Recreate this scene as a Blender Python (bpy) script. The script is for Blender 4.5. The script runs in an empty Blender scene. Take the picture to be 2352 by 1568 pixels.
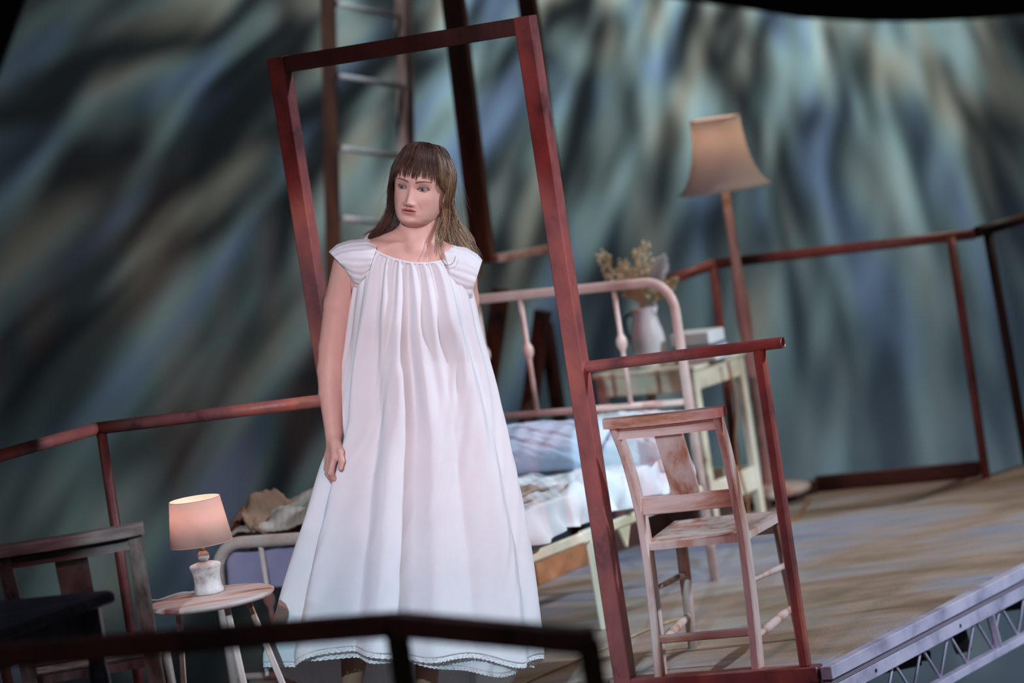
import bpy, bmesh, math, random
import numpy as np
from mathutils import Vector, Matrix
random.seed(7); RNG = np.random.RandomState(7)
C = bpy.context.scene.collection
SC = bpy.context.scene

# ---------------------------------------------------------------- camera, frame of reference, light
F = 8450.0                      # focal length in pixels of the 2352 wide frame
ROLL, PITCH, H = math.radians(8.7), math.radians(5.3), 2.0
CAM = Vector((0, -10.5, H))
# the set is a raked deck: it tilts by 8.7 degrees sideways.  Everything on it is built in deck
# coordinates (z = deck normal) and then laid on the slope by TILT.  The cast stand plumb.
AX = Vector((0, -math.cos(PITCH), math.sin(PITCH)))
TILT = Matrix.Translation(CAM) @ Matrix.Rotation(ROLL, 4, AX) @ Matrix.Translation(-CAM)

cam = bpy.data.cameras.new('camera')
camo = bpy.data.objects.new('camera', cam); C.objects.link(camo)
camo.location = CAM
camo.rotation_euler = (math.radians(90) - PITCH, 0, 0)
cam.sensor_width = 36; cam.lens = F/2352*36
cam.clip_end = 200
cam.dof.use_dof = True; cam.dof.focus_distance = 10.25; cam.dof.aperture_fstop = 2.0
SC.camera = camo

vs = SC.view_settings
vs.view_transform = 'Standard'; vs.look = 'None'; vs.exposure = 0.0; vs.gamma = 1.0; vs.use_curve_mapping = False
w = bpy.data.worlds.new('world'); SC.world = w; w.use_nodes = True
w.node_tree.nodes['Background'].inputs[0].default_value = (0.66, 0.68, 0.72, 1)
w.node_tree.nodes['Background'].inputs[1].default_value = 0.036

def spot(name, loc, target, power, color, size_deg, blend=0.3, radius=0.08):
    l = bpy.data.lights.new(name, 'SPOT'); o = bpy.data.objects.new(name, l); C.objects.link(o)
    l.energy = power; l.color = color; l.spot_size = math.radians(size_deg); l.spot_blend = blend; l.shadow_soft_size = radius
    o.location = loc
    o.rotation_euler = (Vector(target)-Vector(loc)).to_track_quat('-Z', 'Y').to_euler()
    return o
# follow spot on the singer, front left and high
spot('follow_spot', (-1.9, -10.0, 4.7), (-0.34, -0.2, 0.76), 2550, (0.54, 0.86, 1.0), 9.8, 0.25, 0.05)
# pink front wash from the left, high enough to pass over the near rail
spot('pink_wash', (-3.2, -9.0, 6.2), (0.50, 0.9, 0.20), 950, (1.0, 0.44, 0.54), 18, 0.9, 0.09)
# red wash from the front right, high
spot('red_wash', (1.6, -9.0, 2.5), (-0.02, 0.0, 1.02), 860, (1.0, 0.22, 0.12), 12, 0.9, 0.06)
# cool white side light, high right
spot('cool_side', (6.8, -1.2, 5.6), (0.6, 0.8, 0.3), 2400, (0.74, 0.86, 1.0), 32, 0.5, 0.12)
# straw top light over the back of the set
spot('straw_top', (3.2, 4.6, 6.5), (0.6, 2.2, 0.2), 520, (1.0, 0.90, 0.74), 34, 0.6, 0.1)
# white light on the hanging ladder
spot('ladder_light', (-3.4, 0.4, 6.2), (-0.58, 4.1, 1.75), 1300, (0.86, 0.93, 1.0), 20, 0.6, 0.08)
# lilac low light on the front of the deck
spot('lilac_front', (6.5, -6.5, 1.6), (1.7, 0.4, -0.1), 430, (0.76, 0.74, 1.0), 13, 0.6, 0.1)
# added blush spot that brightens the standard lamp and the bedside stand
spot('lamp_fill_spot', (-1.5, -9.0, 5.5), (0.80, 2.8, 1.20), 1000, (0.92, 0.76, 0.86), 7.5, 0.8, 0.08)
# pale blue top light on the bed head
spot('bed_top', (0.0, -1.8, 7.0), (0.22, 1.55, 0.5), 560, (0.62, 0.82, 1.0), 11, 0.7, 0.1)
# added dim blue side spot that lifts the table at the left
spot('table_fill_spot', (-6.0, -3.4, 3.2), (-1.25, -1.3, 0.5), 170, (0.72, 0.74, 1.0), 22, 0.7, 0.1)
# steel blue floor of light on the lower right of the cyclorama
spot('blue_ground', (5.0, 4.5, -1.9), (3.1, 9.4, -1.9), 420, (0.50, 0.72, 1.0), 70, 0.9, 0.1)

def gobo(name, loc, target, power, size_deg, scale, seed, cols, lo=0.45, hi=0.75):
    """a rippled-glass projector: the noise sits in the lamp and its streaks fall on whatever it hits"""
    o = spot(name, loc, target, power, (1, 1, 1), size_deg, 0.9, 0.03)
    l = o.data; l.use_nodes = True; nt = l.node_tree; n = nt.nodes; L = nt.links
    em = n['Emission']
    tc = n.new('ShaderNodeTexCoord'); mp = n.new('ShaderNodeMapping'); mp.inputs['Location'].default_value = (seed, seed*.7, 0)
    mp.inputs['Scale'].default_value = scale
    L.new(tc.outputs['Normal'], mp.inputs[0])
    ns = n.new('ShaderNodeTexNoise'); ns.inputs['Scale'].default_value = 1; ns.inputs['Detail'].default_value = 2.5; ns.inputs['Roughness'].default_value = .45
    ns.inputs['Distortion'].default_value = .6
    L.new(mp.outputs[0], ns.inputs['Vector'])
    mr = n.new('ShaderNodeMapRange'); mr.inputs['From Min'].default_value = lo; mr.inputs['From Max'].default_value = hi
    mr.interpolation_type = 'SMOOTHSTEP'
    L.new(ns.outputs[0], mr.inputs[0])
    n2 = n.new('ShaderNodeTexNoise'); n2.inputs['Scale'].default_value = .8; n2.inputs['Detail'].default_value = 1
    mp2 = n.new('ShaderNodeMapping'); mp2.inputs['Location'].default_value = (seed+5, 3, 1); mp2.inputs['Scale'].default_value = scale
    L.new(tc.outputs['Normal'], mp2.inputs[0]); L.new(mp2.outputs[0], n2.inputs['Vector'])
    cr = n.new('ShaderNodeValToRGB'); el = cr.color_ramp.elements
    el[0].position = .36; el[0].color = (*cols[0], 1); el[1].position = .64; el[1].color = (*cols[-1], 1)
    for i, c in enumerate(cols[1:-1]):
        e = el.new(.36+.28*(i+1)/(len(cols)-1)); e.color = (*c, 1)
    L.new(n2.outputs[0], cr.inputs[0]); L.new(cr.outputs[0], em.inputs['Color']); L.new(mr.outputs[0], em.inputs['Strength'])
    return o
COLS = [(.50, .68, 1.0), (.66, .90, .84), (.86, 1.0, .92), (1.0, .90, .68)]
gobo('ripple_projector', (1.15, 8.45, 4.35), (0.35, 9.5, 0.3), 3700, 106, (16, 16, 16), 3.1, COLS, .34, .82)
spot('cyclorama_wash', (0.6, 7.6, 4.6), (0.3, 9.5, 0.6), 70, (0.84, 0.93, 1.0), 150, 0.9, 0.3)

# ---------------------------------------------------------------- pixel helpers (deck coordinates)
def ray(x, y, roll=ROLL):
    dx, dy = x-1176, y-784
    u = dx*math.cos(roll)-dy*math.sin(roll); v = dx*math.sin(roll)+dy*math.cos(roll)
    return Vector((u/F, math.cos(PITCH)-v/F*math.sin(PITCH), -math.sin(PITCH)-v/F*math.cos(PITCH)))
def on_z(x, y, z=0.0):
    d = ray(x, y); return CAM+d*((z-H)/d.z)
def on_y(x, y, Y, roll=ROLL):
    d = ray(x, y, roll); return CAM+d*((Y-CAM.y)/d.y)

# ---------------------------------------------------------------- materials
def lin(r, g, b):
    f = lambda c: (c/255/12.92) if c/255 <= .04045 else ((c/255+.055)/1.055)**2.4
    return (f(r), f(g), f(b), 1)
def pm(name, cols, scale=6, rough=.6, stretch=(1, 1, 1), detail=5, bump=0.0, metal=0.0, pos=None, bscale=None, dist=0.0, spec=.5, sheen=0, trans=None):
    m = bpy.data.materials.new(name); m.use_nodes = True; nt = m.node_tree; n = nt.nodes; L = nt.links
    b = n['Principled BSDF']; b.inputs['Roughness'].default_value = rough; b.inputs['Metallic'].default_value = metal
    b.inputs['Specular IOR Level'].default_value = spec
    tc = n.new('ShaderNodeTexCoord'); mp = n.new('ShaderNodeMapping'); mp.inputs['Scale'].default_value = stretch
    L.new(tc.outputs['Object'], mp.inputs[0])
    ns = n.new('ShaderNodeTexNoise'); ns.inputs['Scale'].default_value = scale; ns.inputs['Detail'].default_value = detail; ns.inputs['Roughness'].default_value = .6
    ns.inputs['Distortion'].default_value = dist
    L.new(mp.outputs[0], ns.inputs['Vector'])
    cr = n.new('ShaderNodeValToRGB'); el = cr.color_ramp.elements
    pos = pos or [.35+.3*i/max(1, len(cols)-1) for i in range(len(cols))]
    el[0].position = pos[0]; el[0].color = cols[0]; el[1].position = pos[-1]; el[1].color = cols[-1]
    for c, p in zip(cols[1:-1], pos[1:-1]): e = el.new(p); e.color = c
    L.new(ns.outputs[0], cr.inputs[0]); L.new(cr.outputs[0], b.inputs['Base Color'])
    if bump:
        bp = n.new('ShaderNodeBump'); bp.inputs['Strength'].default_value = bump; bp.inputs['Distance'].default_value = .01
        n2 = n.new('ShaderNodeTexNoise'); n2.inputs['Scale'].default_value = bscale or scale*4; n2.inputs['Detail'].default_value = 6
        L.new(mp.outputs[0], n2.inputs['Vector']); L.new(n2.outputs[0], bp.inputs['Height']); L.new(bp.outputs[0], b.inputs['Normal'])
    if trans:                                   # thin translucent cloth or shade
        tr = n.new('ShaderNodeBsdfTranslucent'); mx = n.new('ShaderNodeMixShader'); mx.inputs[0].default_value = trans
        L.new(cr.outputs[0], tr.inputs[0]); L.new(b.outputs[0], mx.inputs[1]); L.new(tr.outputs[0], mx.inputs[2])
        L.new(mx.outputs[0], n['Material Output'].inputs['Surface'])
    return m
MT = {}
MT['rust'] = pm('rust painted steel', [lin(56, 38, 44), lin(124, 72, 72), lin(152, 84, 80), lin(172, 98, 78)], 5.5, .45, (1, 1, .7), 10, .25, 0, [.32, .43, .55, .68], 40)
MT['rust_dark'] = pm('dark rust steel', [lin(38, 26, 24), lin(80, 50, 44), lin(112, 74, 58)], 3, .55, (1, 1, .5), 8, .2, 0, [.3, .5, .75], 40)
MT['cut_steel'] = pm('cut bare steel', [lin(150, 150, 160), lin(200, 200, 205)], 30, .3, metal=.8)
MT['alu'] = pm('scuffed aluminium', [lin(205, 208, 215), lin(232, 234, 238)], 12, .35, metal=.15, bump=.1)
MT['timber'] = pm('dark stained timber', [lin(40, 24, 20), lin(82, 50, 38), lin(120, 78, 52)], 5, .6, (4, 4, .6), 6, .15, 0, [.3, .55, .8])
MT['limed'] = pm('limed worn wood', [lin(112, 66, 52), lin(176, 126, 104), lin(204, 180, 174), lin(218, 202, 196)], 4.5, .55, (3.0, 3.0, .6), 7, .12, 0, [.28, .4, .52, .75], dist=.4)
MT['limed_h'] = pm('limed worn wood, grain along x', [lin(112, 66, 52), lin(176, 126, 104), lin(204, 180, 174), lin(218, 202, 196)], 4.5, .55, (.6, 3.0, 3.0), 7, .12, 0, [.28, .4, .52, .75], dist=.4)
MT['oldwood'] = pm('grey brown old wood', [lin(84, 64, 56), lin(140, 118, 112), lin(178, 160, 152)], 5, .55, (3, 3, .6), 7, .15)
MT['oldwood_h'] = pm('grey brown old wood, along x', [lin(84, 64, 56), lin(140, 118, 112), lin(178, 160, 152)], 5, .55, (.6, 3, 3), 7, .15)
MT['navy'] = pm('dark blue black paint', [lin(26, 28, 38), lin(60, 66, 88), lin(104, 108, 132)], 7, .35, (1, 5, 2), 6, .1, 0, [.35, .6, .8])
MT['cream'] = pm('cream enamel paint', [lin(196, 182, 152), lin(226, 216, 190), lin(236, 228, 208)], 5, .45, bump=.06)
MT['cream_pink'] = pm('pale pinkish enamel', [lin(190, 160, 150), lin(216, 192, 184), lin(226, 206, 196)], 5, .4, bump=.06)
MT['white_cloth'] = pm('white cotton', [lin(224, 226, 232), lin(238, 240, 244)], 3, .85, bump=.12, bscale=60, spec=.2)
MT['dress'] = pm('white lawn cotton', [lin(232, 233, 238), lin(243, 244, 248)], 3, .85, bump=.05, bscale=240, spec=.15, trans=.12)
MT['blue_cloth'] = pm('pale blue cotton', [lin(186, 204, 228), lin(204, 218, 236)], 4, .85, bump=.1, bscale=30, spec=.2)
MT['lilac_cloth'] = pm('lilac grey cotton', [lin(150, 142, 172), lin(172, 164, 192)], 4, .85, bump=.1, bscale=40, spec=.2)
MT['beige_cloth'] = pm('oatmeal wool', [lin(150, 134, 120), lin(196, 182, 172)], 4, .9, bump=.2, bscale=50, spec=.1)
MT['brown_cloth'] = pm('brown wool', [lin(92, 66, 52), lin(148, 118, 100)], 4, .9, bump=.2, bscale=50, spec=.1)
MT['enamel'] = pm('white enamel', [lin(212, 212, 216), lin(230, 230, 228)], 3, .22)
MT['blue_enamel'] = pm('navy enamel', [lin(24, 30, 62), lin(36, 44, 86)], 3, .25)
MT['straw'] = pm('dried straw', [lin(170, 144, 104), lin(220, 202, 160), lin(236, 226, 196)], 20, .8)
MT['pampas'] = pm('pale plume', [lin(206, 208, 210), lin(226, 226, 224)], 20, .9)
MT['book_white'] = pm('white paper', [lin(214, 222, 222), lin(232, 238, 238)], 8, .6)
MT['book_blue'] = pm('blue book cloth', [lin(88, 96, 140), lin(112, 120, 164)], 8, .6)
MT['book_brown'] = pm('maroon book cloth', [lin(70, 40, 40), lin(104, 62, 58)], 8, .6)
MT['shade_pink'] = pm('blush lampshade fabric', [lin(226, 192, 180), lin(236, 206, 196)], 4, .8, bump=.05, bscale=80, trans=.42)
MT['shade_peach'] = pm('peach lampshade fabric', [lin(226, 212, 204), lin(234, 220, 212)], 4, .8, bump=.05, bscale=80, trans=.36)
MT['brass'] = pm('brass', [lin(190, 130, 50), lin(220, 160, 70)], 20, .25, metal=1)
MT['ceramic'] = pm('carved whitewashed ceramic', [lin(150, 132, 130), lin(206, 196, 194), lin(222, 214, 210)], 16, .5, bump=.3, bscale=40)
MT['pink_wood'] = pm('pinkish painted pole', [lin(176, 128, 122), lin(204, 160, 150), lin(216, 184, 172)], 5, .5, (1, 1, .4))
MT['cord'] = pm('pale grey cord', [lin(150, 146, 150), lin(170, 166, 170)], 5, .5)
MT['cord_orange'] = pm('orange brown cord', [lin(130, 80, 42), lin(160, 100, 54)], 5, .5)
MT['black'] = pm('black masking', [lin(14, 14, 15), lin(22, 22, 24)], 3, .9)
MT['lilac_trim'] = pm('grey painted timber edge', [lin(140, 138, 160), lin(176, 174, 196), lin(190, 188, 206)], 7, .5, (1, 1, 1), 7, .15)
MT['orange_board'] = pm('orange brown board', [lin(150, 96, 60), lin(186, 128, 86)], 6, .6, (.5, 2, 2), 6, .1)
MT['rope'] = pm('hemp rope', [lin(150, 124, 92), lin(180, 156, 120)], 40, .8)

def ply_mat():
    m = bpy.data.materials.new('plywood edge'); m.use_nodes = True; nt = m.node_tree; n = nt.nodes; L = nt.links
    b = n['Principled BSDF']; b.inputs['Roughness'].default_value = .6
    tc = n.new('ShaderNodeTexCoord'); wv = n.new('ShaderNodeTexWave'); wv.bands_direction = 'Z'; wv.inputs['Scale'].default_value = 62; wv.inputs['Distortion'].default_value = .6
    wv.inputs['Detail Scale'].default_value = .3
    L.new(tc.outputs['Object'], wv.inputs['Vector'])
    cr = n.new('ShaderNodeValToRGB'); cr.color_ramp.elements[0].color = lin(48, 30, 34); cr.color_ramp.elements[1].color = lin(158, 150, 168); cr.color_ramp.elements[0].position = .3; cr.color_ramp.elements[1].position = .55
    L.new(wv.outputs[0], cr.inputs[0]); L.new(cr.outputs[0], b.inputs['Base Color'])
    return m
MT['ply'] = ply_mat()

def floor_mat():
    m = bpy.data.materials.new('scuffed painted ply deck'); m.use_nodes = True; nt = m.node_tree; n = nt.nodes; L = nt.links
    b = n['Principled BSDF']; b.inputs['Roughness'].default_value = .55; b.inputs['Specular IOR Level'].default_value = .35
    tc = n.new('ShaderNodeTexCoord'); mp = n.new('ShaderNodeMapping'); mp.inputs['Rotation'].default_value = (0, 0, math.radians(-28)); mp.inputs['Scale'].default_value = (.42, 1.25, 1)
    L.new(tc.outputs['Object'], mp.inputs[0])
    n1 = n.new('ShaderNodeTexNoise'); n1.inputs['Scale'].default_value = 1.25; n1.inputs['Detail'].default_value = 6; n1.inputs['Distortion'].default_value = 1.1; n1.inputs['Roughness'].default_value = .62
    L.new(mp.outputs[0], n1.inputs['Vector'])
    cr = n.new('ShaderNodeValToRGB'); e = cr.color_ramp.elements
    e[0].position = .30; e[0].color = lin(92, 72, 52); e[1].position = .72; e[1].color = lin(98, 110, 142)
    for p, c in ((.39, lin(146, 126, 106)), (.45, lin(166, 148, 132)), (.51, lin(164, 156, 154)), (.59, lin(154, 158, 174))):
        x = e.new(p); x.color = c
    L.new(n1.outputs[0], cr.inputs[0])
    n2 = n.new('ShaderNodeTexNoise'); n2.inputs['Scale'].default_value = 9; n2.inputs['Detail'].default_value = 8
    L.new(mp.outputs[0], n2.inputs['Vector'])
    mx = n.new('ShaderNodeMix'); mx.data_type = 'RGBA'; mx.blend_type = 'MULTIPLY'; mx.inputs[0].default_value = .35
    cr2 = n.new('ShaderNodeValToRGB'); cr2.color_ramp.elements[0].position = .35; cr2.color_ramp.elements[0].color = (.45, .42, .4, 1); cr2.color_ramp.elements[1].position = .6; cr2.color_ramp.elements[1].color = (1, 1, 1, 1)
    L.new(n2.outputs[0], cr2.inputs[0]); L.new(cr.outputs[0], mx.inputs[6]); L.new(cr2.outputs[0], mx.inputs[7])
    L.new(mx.outputs[2], b.inputs['Base Color'])
    vo = n.new('ShaderNodeTexVoronoi'); vo.inputs['Scale'].default_value = 55; vo.feature = 'DISTANCE_TO_EDGE'
    L.new(tc.outputs['Object'], vo.inputs['Vector'])
    bp = n.new('ShaderNodeBump'); bp.inputs['Strength'].default_value = .35; bp.inputs['Distance'].default_value = .004
    L.new(vo.outputs[0], bp.inputs['Height']); L.new(bp.outputs[0], b.inputs['Normal'])
    return m
MT['deck'] = floor_mat()
MT['wall'] = pm('grey plaster cyclorama', [lin(104, 112, 116), lin(116, 124, 128)], .6, .9, spec=.1)
MT['pit'] = pm('dark theatre floor', [lin(40, 48, 56), lin(52, 60, 70)], 1, .7)

# ---------------------------------------------------------------- mesh helpers
class MB:
    def __init__(s): s.v = []; s.f = []; s.sm = []
    def add(s, vs_, fs, smooth=True):
        o = len(s.v); s.v.extend([tuple(v) for v in vs_])
        for f in fs: s.f.append(tuple(o+i for i in f)); s.sm.append(smooth)
        return s
    def beam(s, p0, p1, w_, d_, up=None, ch=.003):
        """square bar from p0 to p1, w_ across (along side vector), d_ deep; long edges chamfered"""
        p0, p1 = Vector(p0), Vector(p1); a = (p1-p0).normalized()
        up = Vector(up) if up is not None else (Vector((0, 0, 1)) if abs(a.z) < .9 else Vector((0, 1, 0)))
        sd = a.cross(up).normalized(); u = sd.cross(a).normalized()
        hw, hd = w_/2, d_/2; c = min(ch, hw*.6, hd*.6)
        sec = [(hw-c, -hd), (hw, -hd+c), (hw, hd-c), (hw-c, hd), (-hw+c, hd), (-hw, hd-c), (-hw, -hd+c), (-hw+c, -hd)]
        vs_ = []
        for k, (p, s_) in enumerate(((p0, 0), (p0+a*c, 1), (p1-a*c, 1), (p1, 0))):
            for x, y in sec:
                if not s_: x -= math.copysign(min(c, abs(x)), x)*.8; y -= math.copysign(min(c, abs(y)), y)*.8
                vs_.append(p+sd*x+u*y)
        fs = [(k*8+i, k*8+(i+1) % 8, (k+1)*8+(i+1) % 8, (k+1)*8+i) for k in range(3) for i in range(8)]
        fs += [tuple(range(7, -1, -1)), tuple(24+i for i in range(8))]
        return s.add(vs_, fs, False)
    def box(s, c, size, ch=.003, m=None):
        c = Vector(c); x, y, z = [t/2 for t in size]
        b = MB().beam((0, 0, -z), (0, 0, z), size[0], size[1], up=(0, 1, 0), ch=ch)
        return s.add([(m @ (Vector(v)+c) if m else Vector(v)+c) for v in b.v], b.f, False)
    def tube(s, pts, r, n=12, cap=True, closed=False):
        pts = [Vector(p) for p in pts]; N = len(pts); rs = r if hasattr(r, '__len__') else [r]*N
        t0 = (pts[1]-pts[0]).normalized(); ref = Vector((0, 0, 1)) if abs(t0.z) < .9 else Vector((1, 0, 0))
        nrm = (ref-t0*ref.dot(t0)).normalized(); vs_ = []
        for i, p in enumerate(pts):
            if closed: t = (pts[(i+1) % N]-pts[i-1]).normalized()
            else: t = (pts[min(i+1, N-1)]-pts[max(i-1, 0)]).normalized()
            nrm = (nrm-t*nrm.dot(t)).normalized(); b = t.cross(nrm)
            for k in range(n):
                a = 2*math.pi*k/n; vs_.append(p+(nrm*math.cos(a)+b*math.sin(a))*rs[i])
        fs = [(i*n+k, i*n+(k+1) % n, ((i+1) % N)*n+(k+1) % n, ((i+1) % N)*n+k) for i in range(N if closed else N-1) for k in range(n)]
        s.add(vs_, fs, True)
        if cap and not closed:
            o = len(s.v)-len(vs_)
            s.f.append(tuple(o+k for k in range(n-1, -1, -1))); s.sm.append(False)
            s.f.append(tuple(o+(N-1)*n+k for k in range(n))); s.sm.append(False)
        return s
    def lathe(s, prof, c=(0, 0, 0), n=48, m=None, cap=True):
        c = Vector(c); vs_ = []
        for r, z in prof:
            for k in range(n):
                a = 2*math.pi*k/n; v = Vector((r*math.cos(a), r*math.sin(a), z))
                vs_.append((m @ v if m else v)+c)
        N = len(prof)
        fs = [(i*n+k, i*n+(k+1) % n, (i+1)*n+(k+1) % n, (i+1)*n+k) for i in range(N-1) for k in range(n)]
        s.add(vs_, fs, True)
        if cap:
            o = len(s.v)-len(vs_)
            for e, rv in ((0, True), (N-1, False)):
                if prof[e][0] > 1e-5:
                    s.f.append(tuple(o+e*n+k for k in (range(n-1, -1, -1) if rv else range(n)))); s.sm.append(False)
        return s
    def prism(s, poly, z0, z1):
        n = len(poly); vs_ = [(x, y, z0) for x, y in poly]+[(x, y, z1) for x, y in poly]
        fs = [tuple(range(n-1, -1, -1)), tuple(range(n, 2*n))]+[(i, (i+1) % n, n+(i+1) % n, n+i) for i in range(n)]
        return s.add(vs_, fs, False)
    def grid(s, fn, nu, nv, closed_u=False):
        vs_ = [fn(i/(nu if closed_u else nu-1), j/(nv-1)) for j in range(nv) for i in range(nu)]
        fs = [(j*nu+i, j*nu+(i+1) % nu, (j+1)*nu+(i+1) % nu, (j+1)*nu+i) for j in range(nv-1) for i in range(nu if closed_u else nu-1)]
        return s.add(vs_, fs, True)
    def build(s, name, m, parent=None, solid=0.0, sub=0):
        me = bpy.data.meshes.new(name); me.from_pydata([tuple(v) for v in s.v], [], s.f)
        me.polygons.foreach_set('use_smooth', s.sm); me.materials.append(MT[m] if isinstance(m, str) else m)
        bm = bmesh.new(); bm.from_mesh(me); bmesh.ops.recalc_face_normals(bm, faces=bm.faces); bm.to_mesh(me); bm.free()
        me.update()
        o = bpy.data.objects.new(name, me); C.objects.link(o)
        if parent: o.parent = parent
        if solid:
            q = o.modifiers.new('thickness', 'SOLIDIFY'); q.thickness = solid; q.offset = 0
        if sub:
            q = o.modifiers.new('smooth', 'SUBSURF'); q.levels = sub; q.render_levels = sub
        return o
PLUMB = set()
def tag(o, label, cat, group=None, kind=None):
    if label: o['label'] = label
    if cat: o['category'] = cat
    if group: o['group'] = group
    if kind: o['kind'] = kind
    return o
def thing(name, loc, label, cat, group=None, rz=0, plumb=False):
    o = bpy.data.objects.new(name, None); C.objects.link(o); o.location = loc; o.rotation_euler = (0, 0, rz); o.empty_display_size = .1
    if plumb: PLUMB.add(o)
    return tag(o, label, cat, group)
def rel(root, p):                                    # deck point -> the thing's own coordinates
    return root.matrix_basis.inverted() @ Vector(p)
def noise1(x, y, s=0):
    return (math.sin(x*1.7+s)+math.sin(x*3.1+y*2.3+s*2)+math.sin(y*1.9-x*1.1+s*3)+.5*math.sin(x*6.3-y*5.1+s))/3.5
def lerp(a, b, t): return a+(b-a)*t
def curve_pts(keys, n=24):
    """Catmull-Rom through the key points"""
    k = [Vector(p) for p in keys]; k = [k[0]*2-k[1]]+k+[k[-1]*2-k[-2]]; out = []
    segs = len(k)-3
    for i in range(n+1):
        t = i/n*segs; j = min(int(t), segs-1); t -= j
        p0, p1, p2, p3 = k[j:j+4]
        out.append(.5*((2*p1)+(p2-p0)*t+(2*p0-5*p1+4*p2-p3)*t*t+(3*p1-p0-3*p2+p3)*t**3))
    return out

# ================================================================ THE SETTING
wl = MB()
WN = 60
def wallfn(u, v):
    a = (u-.5)*1.15; R = 16.0
    return (math.sin(a)*R, 9.6-R+math.cos(a)*R*1.0, -2.4+v*9.4)
wl.grid(wallfn, WN, 12)
wall = wl.build('wall_back', 'wall', solid=.1); tag(wall, None, None, kind='structure'); PLUMB.add(wall)
fl = MB(); fl.box((0, 2, -2.45), (24, 22, .1)); pit = fl.build('floor', 'pit'); tag(pit, None, None, kind='structure'); PLUMB.add(pit)

C1 = Vector((.735, -.235, 0)); ED = Vector((.767, 1.193, 0)).normalized(); EN = Vector((ED.y, -ED.x, 0))
C2 = C1+ED*2.55
RIM = [(C1.x-.02, C1.y+.055), (C2.x, C2.y), (1.86, 3.10), (1.66, 2.93), (1.03, 3.20), (.58, 2.93), (.14, 2.36), (-.06, 1.99), (-.55, 1.42), (-1.12, .84), (-1.32, .25), (-1.62, -.4), (-1.75, -1.3), (-1.5, -2.4), (-1.15, -3.3), (-.30, -3.70), (.12, -4.25), (.2, -3.2), (.08, -.2), (.13, .06), (.205, .055)]
deck = MB(); deck.prism(RIM, -.022, 0.0)
deck_o = deck.build('floor', 'deck'); tag(deck_o, None, None, kind='structure')

# deck edge: trim, ply layers, truss
truss = thing('stage_truss', C1, 'lilac grey steel truss with zigzag rods under the right deck edge', 'truss')
def eb(mb, a, b, z0, z1, off, depth, ch=.002):
    p0 = ED*a+EN*(off-depth/2); p1 = ED*b+EN*(off-depth/2)
    mb.beam(p0+Vector((0, 0, (z0+z1)/2)), p1+Vector((0, 0, (z0+z1)/2)), depth, z1-z0, up=(0, 0, 1), ch=ch)
Lt = 2.5
m = MB(); eb(m, 0, Lt, -.098, -.058, .012, .045); m.build('top_chord', 'lilac_trim', truss)
m = MB(); eb(m, 0, Lt, -.232, -.206, .012, .03); m.build('bottom_chord', 'lilac_trim', truss)
sp = .19
for k in range(-1, 14):
    a0 = .06+sp*k
    pts = [ED*(a0-sp/2)+Vector((0, 0, -.207)), ED*(a0-.012)+Vector((0, 0, -.105)), ED*(a0)+Vector((0, 0, -.096)), ED*(a0+.012)+Vector((0, 0, -.105)), ED*(a0+sp/2)+Vector((0, 0, -.207))]
    if a0-sp/2 < 0: pts = pts[2:]
    m = MB(); m.tube([p-EN*.012 for p in pts], .0046, 8); m.build('web_rod', 'lilac_trim', truss)
for a in (1.10, 2.2):
    m = MB(); m.beam(ED*a+Vector((0, 0, -.096))-EN*.002, ED*(a+.03)+Vector((0, 0, -.209))-EN*.002, .024, .02); m.build('upright', 'lilac_trim', truss)
m = MB()
for (a, b) in ((.2, .95), (.55, 1.02), (1.15, 1.75)):
    m.beam(ED*a+Vector((0, 0, -.12))-EN*.35, ED*b+Vector((0, 0, -.20))-EN*.20, .05, .03)
m.beam(ED*1.05+Vector((0, 0, -.09))-EN*.1, ED*1.08+Vector((0, 0, -.2))-EN*.1, .05, .05)
m.build('cross_brace', 'black', truss)
for a in (.28, .86, 1.45):
    m = MB(); m.tube([ED*a+EN*.0115+Vector((0, 0, -.078)), ED*a+EN*.0135+Vector((0, 0, -.078))], .006, 14); m.build('bolt_hole', 'black', truss)
trim = MB()
for a, b in ((C1, C2),):
    p = EN*-.02+Vector((0, 0, -.019)); trim.beam(a+p+EN*.022, b+p+EN*.022, .036, .038, up=(0, 0, 1), ch=.002)
tr = trim.build('deck_edge_trim', 'lilac_trim'); tag(tr, 'thick pale lilac board edging the right side of the deck', 'edge board')
m = MB(); p = Vector((0, 0, -.048)); m.beam(C1+p-EN*.008+ED*.012, C2+p-EN*.008, .036, .019, up=(0, 0, 1), ch=.0005)
pl_ = m.build('plywood_layers', 'ply'); tag(pl_, 'dark striped plywood layers showing between the lilac edge board and the truss', 'plywood')
m = MB(); m.prism([(x*.62+.0, y*.62+.1) for x, y in RIM], -.14, -.024); tag(m.build('trim_1', 'black'), None, None, kind='structure')
m = MB()
for x, y in ((.55, 1.6), (.2, .9), (-.8, -.2), (-.75, -1.9), (-.2, -2.2)): m.beam((x, y, -.1), (x, y, -2.1), .12, .12)
tag(m.build('trim_2', 'black'), None, None, kind='structure')

# kick boards round the far rim
def kick(p0, p1, h, mat, label):
    m = MB(); m.beam(Vector((*p0, h/2+.001)), Vector((*p1, h/2+.001)), .035, h, up=(0, 0, 1)); o = m.build('kick_board', mat); tag(o, label, 'kick board'); return o
kick((1.04, 3.14), (.62, 2.90), .05, 'rust_dark', 'short dark red kick board behind the foot of the bedside shelf')
kick((.57, 2.86), (.17, 2.34), .085, 'rust_dark', 'dark red kick board behind the bed on the deck rim')
kick((.145, 2.30), (-.05, 1.96), .075, 'orange_board', 'orange brown kick board seen under the bed')

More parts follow.
